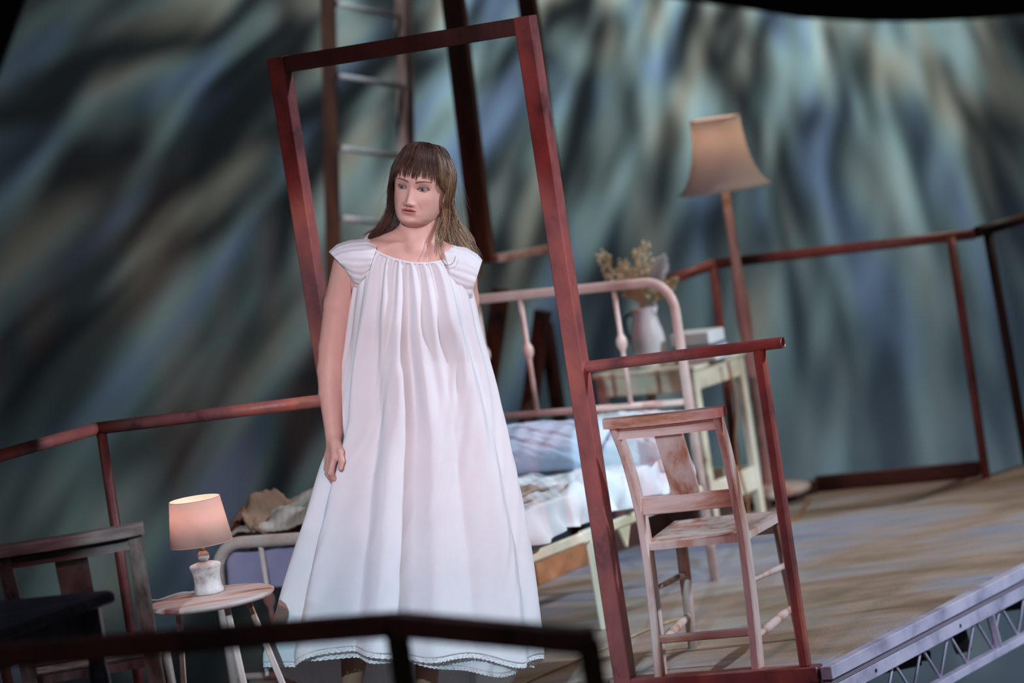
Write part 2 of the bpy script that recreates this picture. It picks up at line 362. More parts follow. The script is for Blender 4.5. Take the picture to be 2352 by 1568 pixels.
# ================================================================ DOOR FRAME WITH HANDRAIL
FE = Vector((.903, -.429, 0)); FN = Vector((-.429, -.903, 0)); FP = Vector((.17, .026, 0))
df = thing('steel_door_frame', FP, 'tall rust red steel door frame with a short handrail, standing behind the woman', 'door frame')
S_ = .053
def fp(u, z, back=S_/2): return FE*u-FN*back+Vector((0, 0, z))
uL, uR = -.842+S_/2, .0215-S_/2
m = MB(); m.beam(fp(uR, -.05), fp(uR, 1.938), S_, S_, up=-FN, ch=.003); m.build('post', 'rust', df)
m = MB(); m.beam(fp(uL, .0), fp(uL, 1.928), S_, S_, up=-FN, ch=.003); m.build('post', 'rust', df)
m = MB(); m.beam(fp(uL+S_/2, 1.905-.003), fp(uR-S_/2, 1.912), .050, .050, up=(0, 0, 1), ch=.003); m.build('head_bar', 'rust_dark', df)
m = MB(); m.beam(fp(uR+S_/2, -.021), fp(.60, -.021), .053, .046, up=(0, 0, 1), ch=.003); m.build('sill_bar', 'rust', df)
m = MB(); a, b = fp(uR+S_/2-.004, .917), fp(.632, .928)
m.tube([a, b], .0165, 24, cap=False); m.tube([b-(b-a).normalized()*.05, b], .0135, 24, cap=False)
dv = (b-a).normalized(); o_ = m.build('handrail', 'rust', df)
m = MB(); Rm = Matrix.Rotation(math.pi/2, 4, 'Y'); q = dv.to_track_quat('Z', 'Y').to_matrix().to_4x4()
m.lathe([(.0166, -.002), (.0166, .0006), (.0138, .0006), (.0138, -.002)], b, 28, q, cap=False); m.build('cut_end', 'cut_steel', o_)
m = MB(); m.lathe([(.0, 0), (.0136, 0)], b-dv*.05, 24, q, cap=False); m.build('tube_bore', 'black', o_)
m = MB(); m.tube([a-dv*.0, a+dv*.006], .0195, 20); m.build('weld_collar', 'rust', o_)
m = MB(); m.beam(fp(.558, 0.0), fp(.558, .915), .031, .031, up=-FN, ch=.006); m.build('handrail_post', 'rust', df)

# ================================================================ GUARD RAILS
def rail(name, label, pts, r, posts, extra=(), mat='rust', bars=()):
    root = thing(name, Vector((posts[0][0].x, posts[0][0].y, 0)), label, 'guard rail'); L0 = root.location
    for i in range(len(pts)-1):
        m = MB(); m.tube([pts[i]-L0, pts[i+1]-L0], r, 16); m.build('rail_tube', mat, root)
    for a, b in posts: m = MB(); m.tube([a-L0, b-L0], r*.85, 14); m.build('post', mat, root)
    for a, b, wd, h in bars: m = MB(); m.beam(a-L0, b-L0, wd, h); m.build('bottom_bar', 'rust_dark', root)
    return root
# far right rail
Ya = 2.87
p1, p2 = on_y(1640, 606, 3.35), on_y(2238, 537, 2.84); p0 = on_y(1534, 645, 3.2); p3 = on_y(2400, 487, 3.35)
rail('guard_rail', 'rust red tube rail running from the dried flowers to the upper right edge', [p0, p1, p2], .0195,
     [(Vector((1.642, 2.853, 0)), on_y(2184, 545, 2.84)), (Vector((on_y(1690, 1100, 3.40).x, 3.36, -.02)), on_y(1638, 608, 3.34))],
     bars=[(Vector((1.05, 3.19, .028)), Vector((1.63, 2.93, .028)), .04, .055)])
rail('guard_rail', 'pale topped tube rail cut off by the upper right edge of the picture', [p2+Vector((.012, .01, .004)), p3], .021,
     [(Vector((1.828, 3.06, 0)), on_y(2268, 532, 2.93))], mat='rust_dark')
# left rail
q0, q1, q2, q3 = on_z(770, 916, .93), on_z(222, 984, .93), on_z(-60, 1063, .93), on_z(850, 906, .93)
rail('guard_rail', 'rust red tube rail behind the table lamp, bent at its post', [q3, q1, q2], .0185,
     [(Vector((q1.x-.0, q1.y, -.05)), q1+Vector((.012, 0, -.01))), (Vector((q2.x, q2.y, -.05)), q2+Vector((-.02, 0, -.01)))], mat='rust')
# near rail of square bar, out of focus
nz = .865
n0, n1, n2 = on_z(-40, 1508, nz), on_z(908, 1433, nz), on_z(1352, 1474, nz)
root = thing('guard_rail', Vector((n1.x, n1.y, 0)), 'dark blurred square steel rail crossing in front of the white hem', 'guard rail'); L0 = root.location
for a, b in ((n0, n1), (n1, n2)):
    m = MB(); m.beam(a-L0, b-L0, .044, .044, ch=.003); m.build('rail_bar', 'rust', root)
for p in (n1, n2, n0): m = MB(); m.beam(Vector((p.x, p.y, -.02))-L0, Vector((p.x, p.y, nz))-L0, .044, .044, ch=.003); m.build('post', 'rust_dark', root)

# ================================================================ HANGING PIECES AND TRESTLE BEHIND
hf = thing('hanging_door_frame', on_y(1120, 600, 3.0), 'dark hanging door frame with a lit tan bottom bar, above and behind the woman', 'door frame'); L0 = hf.location.copy()
def hb(mb, a, b, wd, d, parent, name, mat, up=(0, 1, 0)):
    mb.beam(a-parent.location, b-parent.location, wd, d, up=up, ch=.003); return mb.build(name, mat, parent)
A0, A1 = on_y(1112, 604, 3.0), on_y(1024, -150, 3.0); B0, B1 = on_y(1286, 566, 3.25), on_y(1188, -180, 3.25)
hb(MB(), A0, A1, .079, .05, hf, 'post', 'timber', (.35, 1, 0)); hb(MB(), B0, B1, .065, .05, hf, 'post', 'timber', (.35, 1, 0))
hb(MB(), A0+Vector((.03, 0, .01)), B0+Vector((-.0, 0, .0)), .07, .028, hf, 'bottom_bar', 'limed_h', (0, 0, 1))  # paler wood than the posts: the light on the bar put into colour
hb(MB(), A1+Vector((.03, 0, -.02)), B1+Vector((0, 0, -.02)), .07, .05, hf, 'head_bar', 'timber', (0, 0, 1))
ld = thing('hanging_ladder', on_y(766, 640, 4.0), 'hanging dark timber ladder with bright metal rungs, above and behind the woman', 'ladder')
R0, R1 = on_y(768, 700, 4.0), on_y(752, -80, 4.0); G0, G1 = on_y(938, 700, 4.25), on_y(926, -80, 4.25)
hb(MB(), R0, R1, .060, .04, ld, 'side_rail', 'timber'); hb(MB(), G0, G1, .046, .06, ld, 'side_rail', 'oldwood', (-.9, 1, 0))
for (ax, ay, bx, by) in ((770, -160, 915, -125), (774, 9, 914, 38), (776, 174, 932, 200), (784, 340, 935, 362), (788, 501, 938, 518), (790, 660, 938, 676)):
    m = MB(); m.tube([on_y(ax, ay, 4.0)-ld.location, on_y(bx, by, 4.23)-ld.location], .0115, 12); m.build('rung', 'alu', ld)
ts = thing('leaning_trestle', on_y(1160, 1200, 3.7), 'dark stained trestle of crossed timber legs seen through the bed head', 'trestle')
hb(MB(), on_y(1152, 662, 3.5), on_y(1002, 1700, 3.5), .060, .05, ts, 'leg', 'timber', (.5, 1, 0))
hb(MB(), on_y(1247, 712, 3.5), on_y(1112, 1700, 3.6), .056, .05, ts, 'leg', 'timber', (.5, 1, 0))
hb(MB(), on_y(1252, 742, 3.62), on_y(1400, 1700, 4.0), .045, .05, ts, 'leg', 'timber', (.5, 1, 0))
hb(MB(), on_y(1140, 1230, 3.54), on_y(1190, 1222, 3.6), .05, .05, ts, 'cross_bar', 'timber')
# dark masking above
ms = MB(); cur = [on_y(x, y, 6.0) for x, y in ((1480, -16), (1600, 4), (1720, 20), (1850, 42), (1990, 50), (2120, 50), (2250, 44), (2400, 30))]
vs_ = []
for p in cur: vs_ += [p, p+Vector((.15, 0, 3.4)), p+Vector((.15, .35, 3.4)), p+Vector((0, .35, 0))]
fs = [(i*4+k, i*4+(k+1) % 4, (i+1)*4+(k+1) % 4, (i+1)*4+k) for i in range(len(cur)-1) for k in range(4)]+[(3, 2, 1, 0), tuple(4*(len(cur)-1)+k for k in range(4))]
ms.add(vs_, fs, False); o = ms.build('curved_masking', 'black'); tag(o, 'black curved masking border hanging across the upper right corner', 'masking border')
ms = MB(); ms.beam(on_y(-387, 1180, 5.5), on_y(566, -1420, 5.5), .5, .1, up=(0, 1, 0)); 
o = ms.build('masking_leg', 'black'); tag(o, 'black slanting masking cloth in the upper left corner', 'masking cloth')
o.location = (-.26, 0, 0)

# ================================================================ CHAIRS
def chair(name, label, loc, rz, mats, wb=.295, wf=.33, dp=.36, hs=.372, ht=.775, slat=.085, tw=.42, td=.85):
    root = thing(name, loc, label, 'chair', rz=rz); mv, mh = mats
    t = .031                                         # local: x across, +y towards the seat front, origin midway between rear feet
    def rear(x):
        pts = [(x, -.045, 0), (x, -.015, .18), (x, .0, hs), (x, -.012, .50), (x*1.02, -.050, .64), (x*1.05, -.100, ht-.035)]
        P = curve_pts(pts, 22); m = MB(); vs_ = []
        for i, p in enumerate(P):
            k = 1-.15*i/22; a, b = t*tw*k, t*td*k
            c = .004
            for x_, y_ in ((-a, -b+c), (-a+c, -b), (a-c, -b), (a, -b+c), (a, b-c), (a-c, b), (-a+c, b), (-a, b-c)): vs_.append((p.x+x_, p.y+y_, p.z))
        n = len(P); m.add(vs_, [(i*8+k, i*8+(k+1) % 8, (i+1)*8+(k+1) % 8, (i+1)*8+k) for i in range(n-1) for k in range(8)]+[tuple(range(7, -1, -1)), tuple((n-1)*8+k for k in range(8))], False)
        return m
    for sx in (-1, 1): rear(sx*wb/2).build('leg', mv, root)
    for sx in (-1, 1):
        P = [(sx*(wf/2-.012), dp-.03, hs-.015), (sx*(wf/2-.006), dp-.028, .2), (sx*(wf/2+.004), dp-.026, 0)]
        m = MB(); m.tube(P, [.0185, .018, .0135], 14); m.build('leg', mv, root)
    # seat, dished, trapezoid
    m = MB(); hb_, hf_ = wb/2+.004, wf/2+.012
    def sf(u, v, z): 
        x = (u-.5)*2*lerp(hb_, hf_, v); y = -.012+v*(dp+.018)
        y += .012*math.sin(math.pi*u)*(v); return (x, y, z-(.009*math.sin(math.pi*u)*math.sin(math.pi*min(1, v*1.15))) if z > hs else z)
    N = 15
    tp = [sf(i/(N-1), j/(N-1), hs+.014) for j in range(N) for i in range(N)]
    bt = [(x, y, hs-.010) for x, y, z in tp]
    tp = [(x, y, z-(.004 if (k % N in (0, N-1) or k//N in (0, N-1)) else 0)) for k, (x, y, z) in enumerate(tp)]
    fs = [(j*N+i, j*N+i+1, (j+1)*N+i+1, (j+1)*N+i) for j in range(N-1) for i in range(N-1)]
    m.add(tp+bt, fs+[tuple(N*N+k for k in reversed(f)) for f in fs]+
          [(i, N*N+i, N*N+i+1, i+1) for i in range(N-1)]+[((N-1)*N+i+1, N*N+(N-1)*N+i+1, N*N+(N-1)*N+i, (N-1)*N+i) for i in range(N-1)]+
          [((j+1)*N, N*N+(j+1)*N, N*N+j*N, j*N) for j in range(N-1)]+[(j*N+N-1, N*N+j*N+N-1, N*N+(j+1)*N+N-1, (j+1)*N+N-1) for j in range(N-1)], False)
    m.build('seat', mv, root)
    # aprons
    m = MB(); m.beam((-wf/2+.02, dp-.03, hs-.032), (wf/2-.02, dp-.03, hs-.032), .018, .036, up=(0, 0, 1)); m.build('apron', mh, root)
    # crest: shelf-like top rail, curved, overhanging, with the rail under it
    cw = wb*1.06/2+.026
    m = MB(); vs_ = []; nn = 17
    for i in range(nn):
        u = i/(nn-1)*2-1; x = u*cw; y = -.108-.020*(1-u*u); tap = 1-.25*max(0, abs(u)-.9)*10
        for dy, dz in ((-.020, .0), (-.020, .022), (-.015, .028), (.017, .030), (.022, .025), (.022, .003), (.018, 0)): vs_.append((x, y+dy*tap, ht-.034+dz))
    m.add(vs_, [(i*7+k, i*7+(k+1) % 7, (i+1)*7+(k+1) % 7, (i+1)*7+k) for i in range(nn-1) for k in range(7)]+[tuple(range(6, -1, -1)), tuple((nn-1)*7+k for k in range(7))], False)
    m.build('crest_shelf', mh, root)
    m = MB(); zc = ht-.036
    P = [(-wb*.51, -.098, zc-.016), (0, -.108, zc-.016), (wb*.51, -.098, zc-.016)]
    PP = curve_pts(P, 10)
    vs_ = []
    for p in PP:
        for dy, dz in ((-.008, -.018), (-.008, .018), (.008, .018), (.008, -.018)): vs_.append((p.x, p.y+dy, p.z+dz))
    m.add(vs_, [(i*4+k, i*4+(k+1) % 4, (i+1)*4+(k+1) % 4, (i+1)*4+k) for i in range(len(PP)-1) for k in range(4)]+[(3, 2, 1, 0), tuple((len(PP)-1)*4+k for k in range(4))], False)
    m.build('top_rail', mh, root)
    m = MB(); m.beam((-wb/2*1.0, -.012, .492), (wb/2*1.0, -.012, .492), .018, .052, up=(0, .12, 1)); m.build('lower_back_rail', mh, root)
    m = MB(); m.beam((0, -.012, .515), (0, -.100, ht-.05), slat, .010, up=(0, 1, .3), ch=.002); m.build('back_splat', mv, root)
    # stretchers
    for sx in (-1, 1):
        m = MB(); m.tube([(sx*wb/2, -.02, .245), (sx*(wf/2-.006), dp-.03, .225)], [.007, .0105, .007][:2], 10); m.build('stretcher', mv, root)
        m = MB(); a_, b_ = Vector((sx*wb/2, -.035, .085)), Vector((sx*(wf/2), dp-.03, .10)); m.tube([a_, a_.lerp(b_, .3), a_.lerp(b_, .7), b_], [.008, .014, .014, .008], 12); m.build('stretcher', mv, root)
    m = MB(); m.beam((-wb/2, -.038, .105), (wb/2, -.038, .105), .014, .024, up=(0, 0, 1)); m.build('stretcher', mh, root)
    m = MB(); m.beam((-wb/2, .06, .088), (wb/2, .06, .088), .012, .012, up=(0, 0, 1)); m.build('stretcher', mh, root)
    return root
# the near one at the right, its back to us
chair('chapel_chair', 'pink lit limed wood chapel chair with its back to us, behind the short handrail', (.434, -.002, 0), math.radians(-21), ('limed', 'limed_h'))
chair('chapel_chair', 'grey brown wooden chair behind the dark blue table, lower left', (-1.215, -1.0, 0), math.radians(4), ('oldwood', 'oldwood_h'), wb=.325, wf=.38, dp=.40, hs=.43, ht=.815, slat=.085, tw=.74, td=.7)

# ================================================================ BED
FR_, HR_ = Vector((-.255, .305, 0)), Vector((.545, 1.52, 0)); FL_, HL_ = Vector((-1.005, .757, 0)), Vector((-.185, 2.0, 0))
bed = thing('iron_bed', (FR_+HL_)/2, 'pale cream and pink painted iron bed behind the woman', 'bed'); BL = bed.location.copy()
def bedend(a, b, top, r, mat, low, low2, knobs, name):
    """an arched end: two posts joined by a top rail with rounded corners, low rails and spindles"""
    d = (b-a).normalized(); R_ = .10; pts = [a]
    pts += [a+Vector((0, 0, top-R_))]+[a+d*(R_*(1-math.cos(t)))+Vector((0, 0, top-R_+R_*math.sin(t))) for t in [math.pi/2*k/8 for k in range(1, 9)]]
    pts += [b-d*(R_*(1-math.cos(t)))+Vector((0, 0, top-R_+R_*math.sin(t))) for t in [math.pi/2*k/8 for k in range(8, -1, -1)]]+[b]
    m = MB(); m.tube([p-BL for p in pts], r, 16); fr = m.build(name, mat, bed)
    for z, rr in low2:
        m = MB(); m.tube([a+Vector((0, 0, z))-BL, b+Vector((0, 0, z))-BL], rr, 12); m.build('cross_rail', mat, bed)
    for k_ in ((.255, .455, .68, .88) if top > .7 else (.2, .4, .6, .8)):
        p = a.lerp(b, k_); z0, z1, zk = low, top, knobs; m = MB()
        pr = [(.0085, z0), (.0085, zk-.03), (.010, zk-.026), (.0175, zk-.012), (.019, zk), (.0175, zk+.012), (.010, zk+.026), (.0085, zk+.03), (.0085, z1-r*.5)]
        m.lathe(pr, p-BL, 14); m.build('spindle', mat, bed)
    return fr
bedend(HR_, HL_, 1.005, .0165, 'cream_pink', .60, [(.60, .0115), (.30, .012)], .815, 'head_frame')
bedend(FR_, FL_, .475, .019, 'cream_pink', .055, [(.055, .0125)], .295, 'foot_frame')
for a, b in ((FR_, HR_), (FL_, HL_)):
    m = MB(); z = Vector((0, 0, .304)); m.beam(a+z-BL, b+z-BL, .022, .034, up=(0, 0, 1), ch=.006); m.build('side_rail', 'cream', bed)
for t_, nm in ((.50, 'leg'),):
    for a, b in ((FR_, HR_), (FL_, HL_)):
        p = a.lerp(b, t_); m = MB(); m.beam(p+Vector((0, 0, .287))-BL, p+Vector((.005, -.0, 0))-BL, .026, .026, up=(1, 0, 0), ch=.004); lg = m.build('leg', 'cream', bed)
        d = (b-a).normalized(); m = MB(); m.beam(p-d*.05+Vector((0, 0, .304))-BL, p+d*.05+Vector((0, 0, .304))-BL, .029, .040, up=(0, 0, 1), ch=.006); m.build('coupling', 'cream', lg)
m = MB()
p = HR_.lerp(FR_, .36)+Vector((0, 0, .287))-BL; d = (HR_-FR_).normalized()
m.add([p-d*.035, p+d*.035, p+Vector((0, 0, -.065)), p-d*.035+EN*.01, p+d*.035+EN*.01, p+Vector((0, 0, -.065))+EN*.01], [(0, 1, 2), (5, 4, 3), (0, 3, 4, 1), (1, 4, 5, 2), (2, 5, 3, 0)], False)
m.build('corner_bracket', 'cream', bed)
# bed frame of reference for the bedding
BX = (FL_-FR_).normalized(); BY = (HR_-FR_).normalized(); BW = (FL_-FR_).length; BLEN = (HR_-FR_).length
def bp(x, y, z): return FR_+(FL_-FR_)*x+(HR_-FR_)*y+Vector((0, 0, z))      # x 0 near side .. 1 far side, y 0 foot .. 1 head
def local(root, p): return p-root.location
mt = thing('mattress', bp(.5, .5, .30), 'thin lilac grey mattress with rounded end on the iron bed', 'mattress')
m = MB()
def mfn(u, v):
    # rounded box wrapped along the bed: u round the section, v along
    y = .035+.93*v; a = u*2*math.pi; ex = 5
    cx, cz = math.cos(a), math.sin(a); rr = (abs(cx)**ex+abs(cz)**ex)**(-1/ex)
    e = min(1, min(v, 1-v)*14)**.5
    return local(mt, bp(.5+.455*rr*cx*lerp(.86, 1, e), y, (.373)+.044*rr*cz*lerp(.7, 1, e)))
m.grid(mfn, 64, 40, closed_u=True); mo = m.build('cover', 'lilac_cloth', mt)
m = MB()
for vv in (0, 39): 
    pass
me_ = mo.data
bm = bmesh.new(); bm.from_mesh(me_); bmesh.ops.holes_fill(bm, edges=[e for e in bm.edges if e.is_boundary], sides=0); bm.to_mesh(me_); bm.free()
# foot-end hanging of the sheet, behind the foot frame bars
fs_ = MB()
def ffn(u, v):
    x = .02+.96*u; z = lerp(.452, .325, v)
    q = bp(x, .022, z); k = .006*math.sin(u*22+math.sin(v*5))*v+.003*math.sin(u*41)
    z2 = -.012*math.sin(u*9)*(1-v)
    return q+(-BY)*(.012+k)+Vector((0, 0, z2))
root = bp(.5, .045, .16)
fs_.grid(lambda u, v: ffn(u, v)-root, 60, 16); o = fs_.build('hanging_sheet', 'lilac_cloth', solid=.004); o.location = root
tag(o, 'lilac sheet hanging flat down the foot end of the bed', 'sheet')
# white sheet over the mattress, falling over the near side in folds
sh = MB(); root = bp(.2, .6, .38)
def shf(u, v):
    y = .06+.90*v
    s = u*1.0                                         # 0 bottom hem at near side, 1 far side
    if s < .26:
        k = 1-s/.26                                   # hanging part
        drop = .098*k+.008*math.sin(y*31)*k
        x = .015-.028*k
        out = (.018*math.sin(y*34+2.2*math.sin(y*9)-k*2.6)+.010*math.sin(y*71+k*3))*(.25+k)
        p = bp(x, y, .446-drop)-BX*(out+.012)
        p += BY*(.05*k*math.sin(y*5))
    else:
        t = (s-.26)/.74
        x = .015+t*.96
        z = .450+.010*noise1(x*9, y*15, 1)+.008*noise1(x*22-y*9, y*31, 2)
        z += .030*math.exp(-((y-.62+.10*x)/.045)**2)*(1-.3*x)+.018*math.exp(-((y-.50-.12*x)/.03)**2)
        p = bp(x, y, z-.03*max(0, (t-.93)/.07))
        if t < .06: p.z -= .004
    return p-root
sh.grid(shf, 110, 260); o = sh.build('bed_sheet', 'white_cloth', solid=.003); o.location = root
tag(o, 'rumpled white sheet over the bed, falling in folds over the near side rail', 'sheet')
def pillow(name, label, ctr, ax, ay, up, a, b, c, mat, seed, ear=.0):
    m = MB(); ax, ay, up = ax.normalized(), ay.normalized(), up.normalized(); N = 56
    vs_ = []; 
    for sgn in (1, -1):
        for j in range(N):
            for i in range(N):
                u, v = i/(N-1)*2-1, j/(N-1)*2-1
                t = max(0, (1-u*u)*(1-v*v))**.42
                pin = 1-.10*(abs(u)**3)*(1-abs(v))-.0
                w_ = .008*noise1(u*6+seed, v*7, seed)*t+.006*noise1(u*15, v*13, seed+2)*t
                eu, ev = 1-.07*(1-v*v)*0+.05*abs(v)**4*ear, 1+.05*abs(u)**4*ear
                x = u*a*(1-.06*(1-abs(v)**2.0)*abs(u)**2*-1)*eu; y = v*b*ev
                vs_.append(ax*x+ay*y+up*(sgn*(c*t+w_*(1 if sgn > 0 else .3))+.002*sgn))
    f1 = [(j*N+i, j*N+i+1, (j+1)*N+i+1, (j+1)*N+i) for j in range(N-1) for i in range(N-1)]
    fs = f1+[tuple(N*N+k for k in reversed(f)) for f in f1]
    rim = [i for i in range(N)]+[j*N+N-1 for j in range(1, N)]+[(N-1)*N+i for i in range(N-2, -1, -1)]+[j*N for j in range(N-2, 0, -1)]
    fs += [(rim[k], N*N+rim[k], N*N+rim[(k+1) % len(rim)], rim[(k+1) % len(rim)]) for k in range(len(rim))]
    m.add(vs_, fs, True); o = m.build(name, mat); o.location = ctr; tag(o, label, 'pillow'); return o
UPZ = Vector((0, 0, 1))
tiltA = (UPZ*.85-BY*.52).normalized()
pillow('pillow', 'plump pale blue pillow propped at the head of the bed', bp(.56, .80, .530), BX, (BY*.85+UPZ*.38), tiltA, .30, .125, .058, 'blue_cloth', 1, 1)
pillow('pillow', 'grey white pillow leaning at the near head corner behind the chair back', bp(.17, .90, .525), (BX+BY*.25), (BY*.8+UPZ*.45), (UPZ*.8-BY*.5), .20, .105, .05, 'white_cloth', 4, 1.2)
# rolled duvet end by the near head post
m = MB(); root = bp(.06, .90, .45)
def rf(u, v):
    a = u*2*math.pi; r_ = .072*(max(0, math.sin(math.pi*min(.999, max(.001, v*.96+.02))))**.35)*(1+.06*math.sin(3*a+v*9))
    return -BX*(.10-.32*v)+BY*(r_*1.05*math.cos(a)-.05)+UPZ*(r_*math.sin(a)+.012+.0*v)
m.grid(rf, 40, 30, closed_u=True); o = m.build('rolled_quilt', 'white_cloth'); o.location = root; tag(o, 'rounded white quilt end bulging past the near head post of the bed', 'quilt')
# blankets at the foot
m = MB(); root = bp(.5, .1, .46)
def bf(u, v):
    x = .02+.95*u; y = .035+.36*v
    hump = .17*math.exp(-((x-.52)/.27)**2)*math.sin(math.pi*min(1, v*.9+.10))**.8
    lowl = .035*math.exp(-((x-.9)/.3)**2)*math.sin(math.pi*v)
    z = .488+hump*(.45+.7*v)+lowl+.012*noise1(x*11+y*6, y*24, 3)+.009*noise1(x*25, y*40-x*12, 5)+.008*math.sin((y*1.2-x*.25)*60)*math.exp(-((v-.15)/.25)**2)
    return bp(x, y, z)-root
m.grid(bf, 110, 60); o = m.build('blanket', 'beige_cloth', solid=.010); o.location = root; tag(o, 'oatmeal blanket heaped over the foot of the bed beside the white dress', 'blanket')
m = MB(); root = bp(.88, .12, .50)
def bf2(u, v):
    x = .80+.19*u; y = .03+.20*v; pk = math.exp(-((u-.60)/.24)**2)*math.exp(-((v-.45)/.5)**2)
    return bp(x, y, .500+.100*pk+.014*noise1(u*8, v*8, 7)*math.sin(math.pi*u)+.010*noise1(u*19, v*15, 4)-.03*(abs(2*u-1)**4))-root
m.grid(bf2, 60, 40); o = m.build('brown_blanket', 'brown_cloth', solid=.008); o.location = root; tag(o, 'crumpled brown blanket peaking behind the table lamp shade', 'blanket')

# ================================================================ BEDSIDE STAND AND WHAT IT CARRIES
NW = Vector((.82, -.57, 0)); ND = Vector((.57, .82, 0)); NF = Vector((.618, 2.412, 0))
ns = thing('bedside_stand', NF, 'tall cream wooden bedside stand with a low shelf, carrying the jug and books', 'stand')
def np_(a, b, z): return -NW*a+ND*b+Vector((0, 0, z))        # a to the left, b away
Wn, Dn, Hn = .42, .35, .615
for a in (.015, Wn-.015):
    for b in (.015, Dn-.015):
        m = MB(); m.beam(np_(a, b, 0), np_(a, b, Hn-.012), .030, .030, up=ND, ch=.003); m.build('leg', 'cream' if a < .1 else 'limed', ns)
m = MB(); m.beam(np_(-.008, Dn/2, Hn-.006), np_(Wn+.008, Dn/2, Hn-.006), Dn+.016, .016, up=(0, 0, 1)); m.build('top', 'cream', ns)
for (a0, b0, a1, b1) in ((.03, .010, Wn-.03, .010), (.03, Dn-.010, Wn-.03, Dn-.010), (.010, .03, .010, Dn-.03), (Wn-.010, .03, Wn-.010, Dn-.03)):
    m = MB(); m.beam(np_(a0, b0, Hn-.050), np_(a1, b1, Hn-.050), .014, .07, up=(0, 0, 1)); m.build('apron', 'cream', ns)
    m = MB(); m.beam(np_(a0, b0, .155), np_(a1, b1, .155), .014, .085, up=(0, 0, 1)); m.build('shelf_side', 'cream', ns)
m = MB(); m.beam(np_(.02, Dn/2, .13), np_(Wn-.02, Dn/2, .13), Dn-.03, .012, up=(0, 0, 1)); m.build('shelf', 'oldwood_h', ns)
# enamel jug
jl = NF+np_(.235, .10, Hn+.003); jug = thing('enamel_jug', jl, 'white enamel jug with a navy handle on the bedside stand', 'jug')
m = MB(); m.lathe([(.0, .002), (.052, .002), (.056, .008), (.060, .05), (.062, .085), (.058, .12), (.047, .16), (.042, .185), (.043, .20), (.046, .212), (.0475, .214), (.045, .208), (.040, .19), (.040, .17)], (0, 0, 0), 40, cap=False); m.build('body', 'enamel', jug)
hd = -NW*.9-ND*.1; m = MB(); m.tube(curve_pts([hd*.044+UPZ*.192, hd*.075+UPZ*.190, hd*.088+UPZ*.165, hd*.082+UPZ*.12, hd*.066+UPZ*.075, hd*.058+UPZ*.062], 20), .0055, 10); m.build('handle', 'blue_enamel', jug)
sd = -hd; m = MB(); m.add([sd*.040+UPZ*.17+ND*.012, sd*.040+UPZ*.17-ND*.012, sd*.064+UPZ*.216, sd*.044+UPZ*.212+ND*.022, sd*.044+UPZ*.212-ND*.022], [(0, 1, 2), (0, 2, 3), (1, 4, 2), (3, 2, 4)], True); m.build('spout', 'enamel', jug, solid=.002)
# dried flowers: sprays, one by one
def spray(kind, lean, az, length, label, seed):
    r_ = random.Random(seed); top = (UPZ*math.cos(lean)+(NW*math.cos(az)+ND*math.sin(az))*math.sin(lean))
    root = thing('dried_flower', jl+UPZ*.02, label, 'dried flower', 'dried flowers in the enamel jug')
    P = curve_pts([Vector((0, 0, 0))+top*.0, UPZ*.18+top*.02, UPZ*.17+top*.10, UPZ*.16+top*length], 16)
    m = MB(); m.tube(P, [.0022]*17, 6); m.build('stem', 'straw', root)
    d = (P[-1]-P[-4]).normalized(); sx = d.orthogonal().normalized(); sy = d.cross(sx); m = MB()
    if kind == 'plume':
        for k in range(340):
            t = r_.random(); s_ = P[-1]-d*.13*(1-t); a = r_.random()*6.283; e = s_+(sx*math.cos(a)+sy*math.sin(a))*(.034*math.sin(math.pi*min(1, t*.85+.12)))+d*.030
            m.tube([s_, s_.lerp(e, .6)+d*.004, e], [.0016, .0022, .0006], 4, cap=False)
        m.build('plume', 'pampas', root)
    elif kind == 'ear':
        for k in range(190):
            t = r_.random(); s_ = P[-1]-d*.11*(1-t); a = r_.random()*6.283; e = s_+(sx*math.cos(a)+sy*math.sin(a))*(.026*math.sin(math.pi*min(1, t*.8+.15)))+d*.018
            m.tube([s_, e], [.0022, .0012], 4, cap=False)
        m.build('seed_head', 'straw', root)
    else:
        for k in range(52):
            t = r_.random(); s_ = P[-1]-d*.15*(1-t); a = r_.random()*6.283; e = s_+(sx*math.cos(a)+sy*math.sin(a))*(.012+.040*(1-t))+d*(.02+.02*r_.random())
            m.tube([s_, e], [.0008, .0007], 3, cap=False)
            m.lathe([(0.0003, -.0055), (.0045, -.003), (.0055, 0), (.0045, .003), (.0003, .0055)], e, 6)
        m.build('bobbles', 'straw', root)
FL = [('plume', .56, -.15, .235, 'tall white feathery plume leaning right in the enamel jug'),
      ('ear', -.16, 0, .17, 'broad pale straw seed head left of centre in the jug'),
      ('bobble', .04, .6, .21, 'straw coloured bobbly spray upright in the jug'), ('bobble', .30, -.5, .26, 'tallest straw bobble spray in the jug, beside the plume'),
      ('bobble', -.52, .1, .26, 'straw bobble spray leaning furthest left out of the jug'), ('bobble', -.38, -.4, .20, 'short straw bobble spray low on the left of the jug'),
      ('ear', .20, .9, .16, 'short ochre seed head at the middle of the jug'), ('ear', -.42, .5, .17, 'small seed head low on the left behind the bobbles'),
      ('ear', .86, .2, .18, 'thin straw stalk leaning right out of the jug'), ('bobble', .44, .7, .19, 'straw bobble spray directly behind the white plume')]
for i, (k, l, a, ln, lb) in enumerate(FL): spray(k, l, a, ln, lb, 30+i)
